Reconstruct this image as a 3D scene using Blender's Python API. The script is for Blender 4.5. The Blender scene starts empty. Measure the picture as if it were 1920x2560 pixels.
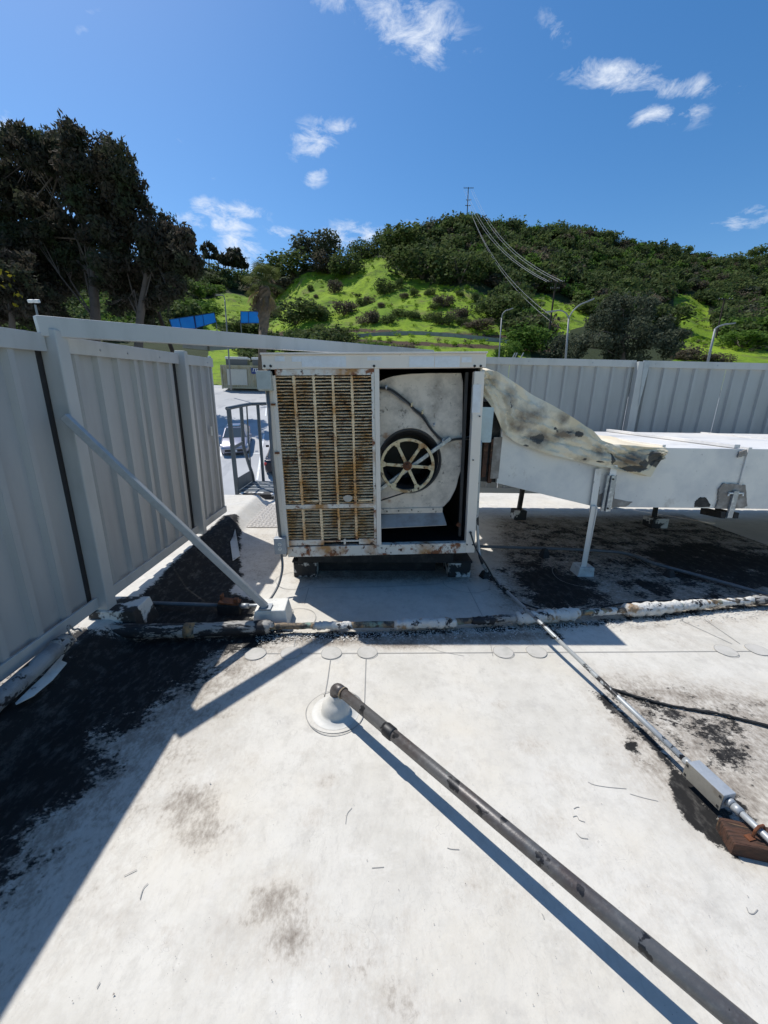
import bpy, bmesh, math, random
import numpy as np
from mathutils import Vector, Matrix
random.seed(7); rng = np.random.default_rng(7)
scene = bpy.context.scene
COL = scene.collection

# ------------------------------------------------------------------ camera
FPX = 975.0; PITCH = math.radians(15.8); ROLL = math.radians(1.16); YAW = math.radians(2.5); CH = 1.5
FW = np.array([math.sin(YAW)*math.cos(PITCH), math.cos(YAW)*math.cos(PITCH), -math.sin(PITCH)])
_r0 = np.array([math.cos(YAW), -math.sin(YAW), 0.0]); _u0 = np.cross(_r0, FW)
RT = _r0*math.cos(ROLL)+_u0*math.sin(ROLL); UP = np.cross(RT, FW)
CC = np.array([0, 0, CH])
cd = bpy.data.cameras.new('camera'); cam = bpy.data.objects.new('camera', cd); COL.objects.link(cam)
cam.matrix_world = Matrix(((RT[0], UP[0], -FW[0], 0), (RT[1], UP[1], -FW[1], 0), (RT[2], UP[2], -FW[2], CH), (0, 0, 0, 1)))
cd.sensor_fit = 'HORIZONTAL'; cd.sensor_width = 36; cd.lens = 36*FPX/1920
cd.clip_start = 0.05; cd.clip_end = 3000
scene.camera = cam
scene.render.resolution_x = 768; scene.render.resolution_y = 1024

# ------------------------------------------------------------------ light and exposure
SUN = Vector((-.46, .43, 1.0)).normalized()
EL = math.asin(SUN.z); AZ = math.atan2(SUN.x, SUN.y)
sd = bpy.data.lights.new('sun', 'SUN'); sd.energy = 4.1; sd.angle = math.radians(.55); sd.color = (1, .975, .93)
so = bpy.data.objects.new('sun', sd); COL.objects.link(so)
so.rotation_euler = SUN.to_track_quat('Z', 'Y').to_euler()
scene.view_settings.view_transform = 'Standard'; scene.view_settings.look = 'None'
scene.view_settings.gamma = 1; scene.view_settings.use_curve_mapping = False
scene.view_settings.exposure = 0.26

def ray(x, y): return FW+RT*((x-960)/FPX)-UP*((y-1280)/FPX)
def G(x, y, z=0.0):
    d = ray(x, y); return CC+d*((z-CH)/d[2])
def PY(x, y, Y): d = ray(x, y); return CC+d*(Y/d[1])
def PX(x, y, X): d = ray(x, y); return CC+d*(X/d[0])

w = bpy.data.worlds.new('World'); scene.world = w; w.use_nodes = True
nt = w.node_tree; N = nt.nodes; L = nt.links; N.clear()
def wn(t, **k):
    n = N.new(t)
    for a, b in k.items(): setattr(n, a, b)
    return n
out = wn('ShaderNodeOutputWorld'); bg = wn('ShaderNodeBackground'); L.new(bg.outputs[0], out.inputs[0])
sky = wn('ShaderNodeTexSky'); sky.sky_type = 'NISHITA'; sky.sun_disc = False
sky.sun_elevation = EL; sky.sun_rotation = AZ; sky.altitude = 100; sky.air_density = 1.0; sky.dust_density = 0.5; sky.ozone_density = 2.2
bg.inputs[1].default_value = 0.135
hs = wn('ShaderNodeHueSaturation'); hs.inputs['Saturation'].default_value = 1.32; hs.inputs['Value'].default_value = .88; L.new(sky.outputs[0], hs.inputs['Color'])
tc = wn('ShaderNodeTexCoord')
def wmath(op, a, b=None, c=None, clamp=False):
    n = wn('ShaderNodeMath', operation=op, use_clamp=clamp)
    for i, v in enumerate((a, b, c)):
        if v is None: continue
        if isinstance(v, (int, float)): n.inputs[i].default_value = v
        else: L.new(v, n.inputs[i])
    return n.outputs[0]
# clouds: soft wisps in given directions (centre, half width, half height in pixels of a 1920 wide frame, tilt, strength)
clouds = [((1000, 40), 190, 90, .45, 1.15), ((860, 10), 110, 40, .2, .9), ((1060, 110), 80, 60, .6, 1.05), ((1400, 90), 80, 34, .9, .75), ((1540, 190), 160, 46, .1, 1.1), ((1700, 218), 110, 32, -.05, 1.05),
          ((1640, 292), 110, 30, .05, 1.05), ((1720, 290), 60, 26, -.3, .95), ((1860, 215), 40, 18, -.3, .8), ((1880, 542), 110, 30, -.25, 1.15),
          ((780, 350), 75, 50, -.4, 1.1), ((850, 320), 44, 24, -.2, .95), ((795, 440), 44, 24, -.6, 1.05), ((700, 380), 30, 9, 0, .45),
          ((560, 545), 110, 42, -.05, 1.25), ((505, 515), 50, 24, -.2, 1.), ((600, 610), 70, 36, .4, 1.1), ((590, 660), 90, 30, .4, 1.), ((710, 580), 44, 15, .15, 1.1), ((880, 590), 85, 38, 0, 1.2), ((1025, 555), 30, 9, 0, .45),
          ((430, 355), 44, 14, .2, .45), ((190, 80), 45, 16, -.3, .45), ((225, 30), 28, 9, -.2, .4), ((540, 446), 24, 9, 0, .5), ((5, 320), 36, 40, 0, .95), ((90, 480), 60, 30, .2, .9),
          ((40, 420), 60, 25, .2, .8), ((-500, 300), 200, 60, .1, .9), ((-300, 600), 160, 40, 0, .8), ((2300, 350), 200, 40, 0, .9), ((2500, 620), 220, 40, .1, .8), ((700, -400), 220, 70, .3, .8), ((1500, -350), 160, 60, -.2, .7)]
nz = wn('ShaderNodeTexNoise'); nz.inputs['Scale'].default_value = 17; nz.inputs['Distortion'].default_value = .45; nz.inputs['Detail'].default_value = 9; nz.inputs['Roughness'].default_value = .66
mp = wn('ShaderNodeMapping'); mp.inputs['Scale'].default_value = (1, 1, 2.2); L.new(tc.outputs['Generated'], mp.inputs[0]); L.new(mp.outputs[0], nz.inputs['Vector'])
tot = None
for (cx, cy), a, b, tl, st in clouds:
    d = ray(cx, cy); d = d/np.linalg.norm(d)
    e1 = ray(cx+40*math.cos(tl), cy+40*math.sin(tl)); e1 = (e1/np.linalg.norm(e1)-d)*a/40
    e2 = ray(cx-40*math.sin(tl), cy+40*math.cos(tl)); e2 = (e2/np.linalg.norm(e2)-d)*b/40
    EE = np.stack([e1, e2], 1); DU = EE @ np.linalg.inv(EE.T @ EE)
    vs = wn('ShaderNodeVectorMath', operation='SUBTRACT'); L.new(tc.outputs['Generated'], vs.inputs[0]); vs.inputs[1].default_value = tuple(d)
    q = []
    for e in (DU[:, 0], DU[:, 1]):
        dp = wn('ShaderNodeVectorMath', operation='DOT_PRODUCT'); L.new(vs.outputs[0], dp.inputs[0]); dp.inputs[1].default_value = tuple(e)
        q.append(wmath('MULTIPLY', dp.outputs['Value'], dp.outputs['Value']))
    r2 = wmath('ADD', q[0], q[1])
    ln = wn('ShaderNodeVectorMath', operation='LENGTH'); L.new(vs.outputs[0], ln.inputs[0])
    near = wmath('LESS_THAN', ln.outputs['Value'], 1.0)
    m = wmath('MULTIPLY', wmath('MULTIPLY', wmath('SUBTRACT', 1.0, wmath('MULTIPLY', r2, .55)), st), near, clamp=True)
    tot = m if tot is None else wmath('MAXIMUM', tot, m)
cl = wmath('MULTIPLY', wmath('SUBTRACT', wmath('ADD', wmath('MULTIPLY', nz.outputs['Fac'], 4.2), wmath('MULTIPLY', tot, 1.0)), 2.62), .66, clamp=True)
cl = wmath('MULTIPLY', wmath('MULTIPLY', cl, tot), 1.1, clamp=True)
mx = wn('ShaderNodeMix', data_type='RGBA'); L.new(cl, mx.inputs[0]); L.new(hs.outputs[0], mx.inputs[6]); mx.inputs[7].default_value = (5.6, 6.0, 6.6, 1)
L.new(mx.outputs[2], bg.inputs[0])

# ------------------------------------------------------------------ materials
def rgb(r, g, b): return (r, g, b, 1)
class M:
    def __init__(s, name, rough=.6, metal=0.0, spec=.5):
        s.m = bpy.data.materials.new(name); s.m.use_nodes = True; s.nt = s.m.node_tree; s.b = s.nt.nodes['Principled BSDF']
        s.b.inputs['Roughness'].default_value = rough; s.b.inputs['Metallic'].default_value = metal
        s.b.inputs['Specular IOR Level'].default_value = spec
        s.tc = s.nt.nodes.new('ShaderNodeTexCoord'); s.vec = s.tc.outputs['Object']; s.col = None
    def n(s, t, **k):
        n = s.nt.nodes.new(t)
        for a, b in k.items(): setattr(n, a, b)
        return n
    def link(s, a, b): s.nt.links.new(a, b)
    def base(s, c): s.col = c; return s
    def noise(s, scale, detail=6, rough=.6, stretch=(1, 1, 1), world=False, off=(0, 0, 0)):
        mp = s.n('ShaderNodeMapping'); mp.inputs['Scale'].default_value = stretch; mp.inputs['Location'].default_value = off
        if world:
            g = s.n('ShaderNodeNewGeometry'); s.link(g.outputs['Position'], mp.inputs[0])
        else: s.link(s.vec, mp.inputs[0])
        t = s.n('ShaderNodeTexNoise'); t.inputs['Scale'].default_value = scale; t.inputs['Detail'].default_value = detail; t.inputs['Roughness'].default_value = rough
        s.link(mp.outputs[0], t.inputs['Vector']); return t.outputs['Fac']
    def ramp(s, f, lo, hi, a=0., b=1.):
        r = s.n('ShaderNodeMapRange'); r.clamp = True
        s.link(f, r.inputs[0]); r.inputs[1].default_value = lo; r.inputs[2].default_value = hi; r.inputs[3].default_value = a; r.inputs[4].default_value = b
        return r.outputs[0]
    def math(s, op, a, b=None, clamp=False):
        n = s.n('ShaderNodeMath', operation=op, use_clamp=clamp)
        for i, v in enumerate((a, b)):
            if v is None: continue
            if isinstance(v, (int, float)): n.inputs[i].default_value = v
            else: s.link(v, n.inputs[i])
        return n.outputs[0]
    def mix(s, f, c):
        x = s.n('ShaderNodeMix', data_type='RGBA')
        if isinstance(f, (int, float)): x.inputs[0].default_value = f
        else: s.link(f, x.inputs[0])
        if isinstance(s.col, tuple): x.inputs[6].default_value = s.col
        else: s.link(s.col, x.inputs[6])
        if isinstance(c, tuple): x.inputs[7].default_value = c
        else: s.link(c, x.inputs[7])
        s.col = x.outputs[2]; return s
    def layer(s, c, scale, lo, hi, detail=6, rough=.6, stretch=(1, 1, 1), world=True, off=(0, 0, 0), amt=1.):
        return s.mix(s.ramp(s.noise(scale, detail, rough, stretch, world, off), lo, hi, 0, amt), c)
    def bump(s, h, strength=.3, dist=.01):
        b = s.n('ShaderNodeBump'); b.inputs['Strength'].default_value = strength; b.inputs['Distance'].default_value = dist
        s.link(h, b.inputs['Height'])
        if s.b.inputs['Normal'].is_linked: s.link(s.b.inputs['Normal'].links[0].from_socket, b.inputs['Normal'])
        s.link(b.outputs[0], s.b.inputs['Normal']); return s
    def attr(s, name):
        a = s.n('ShaderNodeAttribute'); a.attribute_name = name; return a.outputs['Fac']
    def rough(s, f): s.link(f, s.b.inputs['Roughness']); return s
    def done(s):
        if isinstance(s.col, tuple): s.b.inputs['Base Color'].default_value = s.col
        else: s.link(s.col, s.b.inputs['Base Color'])
        return s.m
RUST = rgb(.20, .062, .018); DRUST = rgb(.055, .02, .01)
def simple(name, c, rough=.6, metal=0, dirt=None, dsc=8, spec=.5, bump=.0):
    m = M(name, rough, metal, spec).base(rgb(*c))
    if dirt: m.layer(rgb(*dirt), dsc, .5, .75)
    m.layer(rgb(c[0]*.8, c[1]*.8, c[2]*.8), 45, .35, .75, amt=.6)
    if bump: m.bump(m.noise(60, 5, world=True), bump, .004)
    return m.done()

# roof membrane
m = M('roof_membrane', .66, spec=.25).base(rgb(.60, .568, .505))
m.layer(rgb(.50, .47, .41), 1.5, .44, .66, 9, .66); m.layer(rgb(.46, .43, .375), 13, .48, .66, 10, .75, stretch=(1, .7, 1), off=(1, 9, 0), amt=.7); m.layer(rgb(.65, .62, .56), 10, .54, .7, 9, .75, stretch=(.7, 1, 1), off=(6, 2, 0), amt=.6)
m.layer(rgb(.60, .55, .46), 2.1, .5, .72, 7, .6, off=(4, 2, 0), amt=.7)
m.layer(rgb(.36, .335, .30), 4, .54, .76, 10, .72, stretch=(1, 1.4, 1), off=(9, 1, 0), amt=.6)
m.layer(rgb(.34, .31, .28), 38, .56, .74, 8, .8, stretch=(1, .35, 1), amt=.5)
m.layer(rgb(.12, .12, .12), 170, .74, .78, 2, .5, amt=.7)
wv = m.n('ShaderNodeTexNoise'); wv.inputs['Scale'].default_value = 6; wv.inputs['Detail'].default_value = 3; wv.inputs['Distortion'].default_value = 1.5
gg = m.n('ShaderNodeNewGeometry'); m.link(gg.outputs['Position'], wv.inputs['Vector'])
scr = m.math('MULTIPLY', m.ramp(m.math('ABSOLUTE', m.math('SUBTRACT', wv.outputs['Fac'], .5)), 0, .004, 1, 0), m.ramp(m.noise(3, 3, world=True, off=(3, 3, 0)), .58, .66))
m.mix(m.math('MULTIPLY', scr, .5), rgb(.22, .21, .2))
for sc_, of_, am_ in ((15, 1., .30), (24, 7., .22)):
    w2 = m.n('ShaderNodeTexNoise'); w2.inputs['Scale'].default_value = sc_; w2.inputs['Detail'].default_value = 2; w2.inputs['Distortion'].default_value = 2.5
    mp2 = m.n('ShaderNodeMapping'); mp2.inputs['Location'].default_value = (of_, of_*2, 0); mp2.inputs['Scale'].default_value = (1, .6, 1); m.link(gg.outputs['Position'], mp2.inputs[0]); m.link(mp2.outputs[0], w2.inputs['Vector'])
    l_ = m.math('MULTIPLY', m.ramp(m.math('ABSOLUTE', m.math('SUBTRACT', w2.outputs['Fac'], .5)), 0, .012, 1, 0), m.ramp(m.noise(2.6, 4, world=True, off=(of_, 2, 0)), .46, .60)); m.mix(m.math('MULTIPLY', l_, am_), rgb(.30, .28, .25))
gr = m.attr('grime_shade')
gn = m.noise(9, 10, .7, world=True); gn2 = m.noise(60, 6, .7, stretch=(1, .6, 1), world=True)
gsum = m.math('ADD', gr, m.math('ADD', m.math('MULTIPLY', m.math('SUBTRACT', gn, .5), 1.7), m.math('MULTIPLY', m.math('SUBTRACT', gn2, .5), 1.5)))
gate = m.ramp(gr, .02, .25)
m.mix(m.math('MULTIPLY', gate, m.ramp(gsum, .1, 1.1, 0, .75)), rgb(.40, .345, .28))
m.mix(m.math('MULTIPLY', gate, m.ramp(gsum, .55, 1.25, 0, .8)), rgb(.13, .105, .082))
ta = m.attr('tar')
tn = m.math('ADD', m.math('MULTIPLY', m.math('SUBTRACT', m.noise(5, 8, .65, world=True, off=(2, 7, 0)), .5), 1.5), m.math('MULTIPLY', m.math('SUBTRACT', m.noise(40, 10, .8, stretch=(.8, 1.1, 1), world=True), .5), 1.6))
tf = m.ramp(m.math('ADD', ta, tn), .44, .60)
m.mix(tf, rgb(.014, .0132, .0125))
m.mix(m.math('MULTIPLY', tf, m.ramp(m.noise(22, 9, .75, world=True, stretch=(1, .5, 1), off=(5, 5, 0)), .5, .8, 0, .35)), rgb(.30, .28, .25))
m.rough(m.ramp(tf, 0, 1, .62, .8))
m.bump(m.noise(3.2, 6, .55, world=True), .35, .03).bump(m.noise(70, 6, .6, world=True), .22, .003).bump(tf, .3, .004)
M_ROOF = m.done()
m = M('membrane_patch', .62, spec=.35).base(rgb(.49, .465, .42)); m.layer(rgb(.39, .375, .33), 14, .45, .75); M_PATCH = m.done()
m = M('white_coating', .6).base(rgb(.68, .66, .60)); m.layer(rgb(.4, .38, .34), 7, .5, .75, 9); m.layer(rgb(.12, .11, .1), 24, .64, .7, 8, amt=.7); m.bump(m.noise(30, 6, world=True), .4, .01); M_WHITE = m.done()
m = M('seam_line', .7).base(rgb(.30, .29, .27)); M_SEAM = m.done()
# fence
m = M('fence_paint', .42, spec=.4).base(rgb(.355, .37, .37)); m.layer(rgb(.30, .31, .31), 3, .4, .7, stretch=(1, 1, .3)); m.layer(rgb(.30, .305, .295), 12, .56, .8, 9, stretch=(1, 1, .12), amt=.6); m.layer(rgb(.24, .23, .21), 14, .68, .85, 9, amt=.6); m.bump(m.noise(220, 3, world=True), .25, .001); M_FENCE = m.done()
m = M('fence_post_paint', .45, spec=.4).base(rgb(.43, .44, .43)); m.layer(rgb(.34, .35, .34), 5, .5, .75, stretch=(1, 1, .3)); m.layer(RUST, 16, .735, .78, 9); m.bump(m.noise(200, 3, world=True), .25, .001); M_POST = m.done()
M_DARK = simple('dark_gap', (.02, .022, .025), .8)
# cabinet
m = M('cabinet_paint', .45).base(rgb(.78, .69, .59)); m.layer(rgb(.68, .60, .51), 5, .45, .75, stretch=(1, 1, .4)); m.layer(rgb(.35, .30, .25), 26, .66, .75, 9, amt=.6); m.layer(RUST, 13, .735, .765, 10); M_CAB = m.done()
m = M('cabinet_rusty_paint', .55).base(rgb(.70, .645, .56)); m.layer(rgb(.42, .21, .07), 4.5, .50, .66, 8, off=(0, 0, 3)); m.layer(RUST, 11, .53, .60, 10, .7); m.layer(DRUST, 24, .59, .66, 8); m.bump(m.noise(50, 8, world=True), .5, .004); M_CABR = m.done()
m = M('slat_rusty_paint', .6).base(rgb(.84, .64, .40)); m.layer(rgb(.60, .30, .09), 6, .45, .60, 9, .7, stretch=(1, 1, .6)); m.layer(RUST, 14, .56, .64, 9, .7); m.layer(DRUST, 9, .62, .68, 8, .7); m.bump(m.noise(90, 6, world=True), .5, .003); M_SLAT = m.done()
m = M('cooler_pad', .9).base(rgb(.045, .036, .028)); m.layer(rgb(.13, .10, .07), 16, .5, .7, 8, stretch=(1, 1, 2)); m.layer(rgb(.012, .01, .01), 8, .5, .6); m.bump(m.noise(40, 8, world=True), 1., .02); M_PAD = m.done()
m = M('blower_housing_paint', .5).base(rgb(.64, .56, .47)); m.layer(rgb(.34, .295, .25), 4.2, .46, .66, 10, .68); m.layer(rgb(.08, .07, .06), 20, .58, .66, 9, .75, amt=.8); m.layer(rgb(.30, .13, .05), 6, .60, .70, 10, amt=.8); m.bump(m.noise(60, 5, world=True), .2, .003); M_HOUS = m.done()
m = M('pulley_metal', .6).base(rgb(.60, .49, .30)); m.layer(rgb(.35, .2, .08), 12, .5, .62, 9); m.layer(DRUST, 30, .58, .66, 8); M_PUL = m.done()
m = M('rusty_iron', .75).base(RUST); m.layer(DRUST, 20, .4, .65, 8); m.bump(m.noise(90, 5, world=True), .5, .003); M_RUST = m.done()
M_BLACK = simple('black_rubber', (.014, .014, .015), .5)
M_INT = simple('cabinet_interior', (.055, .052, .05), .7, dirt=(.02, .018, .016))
M_TRAY = simple('galvanised_tray', (.40, .38, .35), .45, .3, dirt=(.2, .16, .12), dsc=6)
M_GALV = simple('galvanised_steel', (.38, .40, .41), .48, .35, dirt=(.30, .32, .33), dsc=14)
m = M('galvanised_strut', .4, .5).base(rgb(.30, .32, .34)); m.layer(rgb(.45, .47, .48), 40, .5, .6, 3); M_STRUT = m.done()
M_STICK = simple('white_sticker', (.74, .74, .74), .5, dirt=(.66, .64, .62), dsc=10)
M_TAPE = simple('grey_conduit', (.13, .135, .14), .5, dirt=(.22, .22, .21), dsc=20)
M_BOXG = simple('grey_green_box', (.44, .46, .42), .45, dirt=(.34, .35, .32), dsc=9)
M_BOXB = simple('pale_blue_box', (.44, .53, .54), .4, dirt=(.38, .43, .43), dsc=6)
M_BOXS = simple('grey_steel_box', (.36, .385, .41), .4, .15, dirt=(.28, .30, .32), dsc=20)
M_LID = simple('stained_box_lid', (.26, .25, .22), .5, .3, dirt=(.14, .11, .08), dsc=18)
M_OUT = simple('receptacle_ivory', (.65, .64, .6), .4)
# duct
m = M('duct_paint', .48).base(rgb(.72, .69, .64)); m.layer(rgb(.50, .50, .50), 2.2, .45, .7); m.layer(rgb(.26, .24, .22), 30, .64, .74, 9, amt=.7); m.layer(rgb(.36, .31, .26), 3.2, .58, .70, 10, .7, stretch=(1, 1, .7), amt=.7); m.bump(m.noise(2, 3, world=True), .3, .03); M_DUCT = m.done()
m = M('grey_sealant', .85).base(rgb(.22, .195, .17)); m.layer(rgb(.36, .33, .30), 14, .45, .65, 8); m.bump(m.noise(40, 6, world=True), .6, .006); M_SEAL = m.done()
m = M('tarp_canvas', .75, spec=.25).base(rgb(.70, .60, .43)); m.layer(rgb(.80, .73, .60), 2.2, .45, .7, off=(1, 1, 1))
ta_ = m.attr('dirt')
m.mix(m.math('MULTIPLY', m.ramp(m.math('ADD', ta_, m.math('MULTIPLY', m.math('SUBTRACT', m.noise(6, 10, .7, world=True), .5), 1.7)), .3, .95), .85), rgb(.13, .10, .08))
m.mix(m.ramp(m.math('ADD', m.attr('hole'), m.math('MULTIPLY', m.math('SUBTRACT', m.noise(12, 9, .7, world=True), .5), .9)), .50, .57), rgb(.085, .082, .075))
m.bump(m.noise(7, 8, .6, world=True), .5, .02); M_TARP = m.done()
# pipes
m = M('gas_pipe_paint', .42, .25).base(rgb(.105, .105, .105)); m.layer(rgb(.075, .06, .055), 4, .45, .65, 6); m.layer(rgb(.17, .17, .165), 60, .5, .8, 8, amt=.8); m.layer(rgb(.016, .016, .018), 15, .61, .625, 4, .5, stretch=(1, 1, 1)); m.layer(rgb(.16, .30, .24), 26, .74, .76, 6); m.bump(m.noise(120, 5, world=True), .3, .002); M_GAS = m.done()
m = M('peeling_pipe_wrap', .7).base(rgb(.33, .31, .28)); m.layer(rgb(.014, .014, .016), 14, .49, .52, 9, .68, stretch=(.3, 1.6, 1)); m.layer(rgb(.40, .27, .16), 3, .63, .7, 7, amt=.6); m.layer(rgb(.014, .014, .016), 4, .54, .57, 9, off=(3, 8, 1)); m.bump(m.noise(30, 8, stretch=(.4, 2, 2), world=True), .7, .01); M_WRAP = m.done()
m = M('crusted_white_wrap', .75).base(rgb(.62, .60, .55)); m.layer(rgb(.30, .20, .11), 8, .55, .64, 9, off=(1, 5, 0)); m.layer(rgb(.02, .02, .022), 9, .56, .59, 9, .7, off=(7, 3, 2)); m.bump(m.noise(26, 8, world=True), 1., .02); M_CRUST = m.done()
m = M('corroded_pipe', .7).base(rgb(.22, .16, .10)); m.layer(rgb(.20, .30, .24), 7, .5, .6, 8); m.layer(rgb(.38, .22, .09), 13, .55, .65, 8); m.layer(rgb(.05, .045, .04), 22, .5, .6, 8); m.bump(m.noise(60, 6, world=True), .8, .008); M_CORR = m.done()
m = M('dusty_pipe_jacket', .6).base(rgb(.30, .31, .31)); m.layer(rgb(.19, .19, .19), 9, .45, .62, 9); m.layer(rgb(.015, .015, .017), 7, .60, .62, 9); m.bump(m.noise(120, 3, stretch=(1, 3, 1), world=True), .5, .004); M_JACK = m.done()
m = M('spattered_conduit', .5, .3).base(rgb(.36, .38, .385)); m.layer(rgb(.02, .02, .022), 7, .53, .55, 8, .7); M_EMT = m.done()
m = M('weathered_wood', .85).base(rgb(.085, .038, .022)); m.layer(rgb(.03, .018, .012), 10, .45, .62, 6, stretch=(1, 8, 2), world=False); m.layer(rgb(.26, .17, .09), 9, .64, .76, 5, stretch=(1, 7, 2), world=False); m.bump(m.noise(12, 6, stretch=(1, 9, 2)), 1., .012); M_WOOD = m.done()
m = M('block_tarred', .7).base(rgb(.62, .60, .55)); m.layer(rgb(.02, .02, .02), 7, .45, .50, 9, off=(2, 2, 6)); m.bump(m.noise(30, 6, world=True), .5, .01); M_BLKT = m.done()
M_CURB = simple('tarred_timber', (.016, .016, .016), .75, dirt=(.06, .055, .05), dsc=12, bump=.6)
m = M('checker_plate', .5, .1).base(rgb(.40, .37, .33))
ck = m.n('ShaderNodeTexVoronoi'); ck.inputs['Scale'].default_value = 38; m.link(m.vec, ck.inputs['Vector']); m.bump(ck.outputs['Distance'], 1., .008); m.layer(rgb(.34, .32, .29), 9, .5, .7); M_CHK = m.done()
M_BOOT = simple('white_boot', (.60, .58, .53), .55, dirt=(.5, .49, .46), dsc=7)
# background
m = M('asphalt', .8).base(rgb(.35, .355, .36)); m.layer(rgb(.43, .43, .43), .3, .4, .7, 8); m.layer(rgb(.2, .21, .23), 1.1, .55, .7, 8, stretch=(1, .3, 1), amt=.6); M_ASPH = m.done()
M_LINE = simple('road_paint', (.75, .76, .76), .6, dirt=(.5, .5, .5), dsc=3)
m = M('hillside_ground', .95, spec=.15).base(rgb(.13, .22, .014)); m.layer(rgb(.22, .32, .02), .05, .42, .62, 8, .6); m.layer(rgb(.20, .26, .03), .16, .52, .7, 6, amt=.8); m.layer(rgb(.055, .10, .014), .22, .52, .66, 8, .7, off=(5, 5, 5)); m.layer(rgb(.15, .13, .055), .11, .54, .66, 9, .7, off=(11, 3, 2), amt=.8); m.layer(rgb(.07, .08, .03), .5, .54, .68, 9, .75, amt=.8)
m.mix(m.ramp(m.math('ADD', m.attr('scrub'), m.math('MULTIPLY', m.math('SUBTRACT', m.noise(.25, 8, .7, world=True), .5), .9)), .45, .7), rgb(.035, .045, .018))
m.mix(m.ramp(m.math('ADD', m.attr('soil'), m.math('MULTIPLY', m.math('SUBTRACT', m.noise(.5, 8, .7, world=True), .5), .9)), .45, .65), rgb(.075, .05, .033))
m.bump(m.noise(1.2, 8, .7, world=True), 1., .35); M_HILL = m.done()
def leafmat(name, a, b, c=None):
    m = M(name, .8, spec=.08)
    oi = m.n('ShaderNodeAttribute'); oi.attribute_name = 'tint'
    m.base(rgb(*a)); m.mix(oi.outputs['Fac'], rgb(*b))
    if c: m.layer(rgb(*c), .35, .5, .7, 4)
    m.link(m.n('ShaderNodeBsdfTranslucent').outputs[0], m.n('ShaderNodeAddShader').inputs[0])
    x = m.done()
    tr = m.nt.nodes['Translucent BSDF']; m.link(m.col, tr.inputs[0])
    ms = m.n('ShaderNodeMixShader'); ms.inputs[0].default_value = .36
    m.link(m.b.outputs[0], ms.inputs[1]); m.link(tr.outputs[0], ms.inputs[2])
    m.nt.nodes.remove(m.nt.nodes['Add Shader']); m.link(ms.outputs[0], m.nt.nodes['Material Output'].inputs[0])
    return x
M_EUC = leafmat('eucalyptus_leaves', (.036, .042, .026), (.095, .075, .06), (.05, .07, .032))
M_LEAF = leafmat('dark_shrub_leaves', (.05, .075, .027), (.125, .165, .055), (.10, .11, .045))
M_LEAF2 = leafmat('green_shrub_leaves', (.06, .12, .022), (.14, .22, .045))
M_LEAF3 = leafmat('grey_brown_shrub_leaves', (.08, .07, .05), (.17, .14, .10))
M_LEAF4 = leafmat('grey_green_leaves', (.048, .062, .038), (.125, .135, .09))
M_TUFT = leafmat('grass_tuft_green', (.15, .26, .02), (.24, .34, .04))
M_YEL = leafmat('yellow_green_leaves', (.09, .10, .015), (.30, .24, .02))
M_BARK = simple('tree_bark', (.12, .095, .08), .9, dirt=(.07, .055, .045), dsc=2)
M_PALMT = simple('palm_skirt', (.16, .12, .085), .95, dirt=(.08, .055, .04), dsc=3)
M_PALML = leafmat('palm_fronds', (.05, .075, .02), (.14, .16, .05))
M_PALMD = simple('dry_palm_fronds', (.38, .24, .08), .8)
M_CONC = simple('weathered_concrete', (.30, .29, .27), .85, dirt=(.16, .15, .14), dsc=1)
M_BLUE = simple('blue_sheet', (.015, .30, .85), .45, dirt=(.01, .22, .75), dsc=.7)
M_WPOLE = simple('dark_wood_pole', (.045, .03, .022), .9)
M_LPOLE = simple('grey_lamp_pole', (.22, .23, .235), .5)
M_WIRE = simple('pale_wire', (.30, .30, .30), .4)
m = M('container_paint', .55).base(rgb(.42, .38, .28)); m.layer(rgb(.36, .31, .20), .8, .5, .56, 5); M_CONT = m.done()
M_SIGN = simple('blue_sign', (.02, .05, .22), .5)
M_PAINTW = simple('silver_car_paint', (.34, .34, .40), .22, .5)
M_PAINTD = simple('dark_car_paint', (.012, .012, .02), .2, .2)
M_GLASS = simple('car_glass', (.05, .07, .085), .08, 0)
M_LAMPR = simple('tail_lamp_red', (.45, .015, .015), .2)
M_CHROME = simple('headlamp_lens', (.7, .72, .75), .15, .5)
M_LAD = simple('ladder_grey_paint', (.075, .095, .11), .5, dirt=(.05, .06, .065), dsc=7)
M_WALL = simple('building_wall', (.42, .40, .36), .85)
M_WHT = simple('white_paint', (.75, .75, .73), .45, dirt=(.5, .48, .45), dsc=8)

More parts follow.
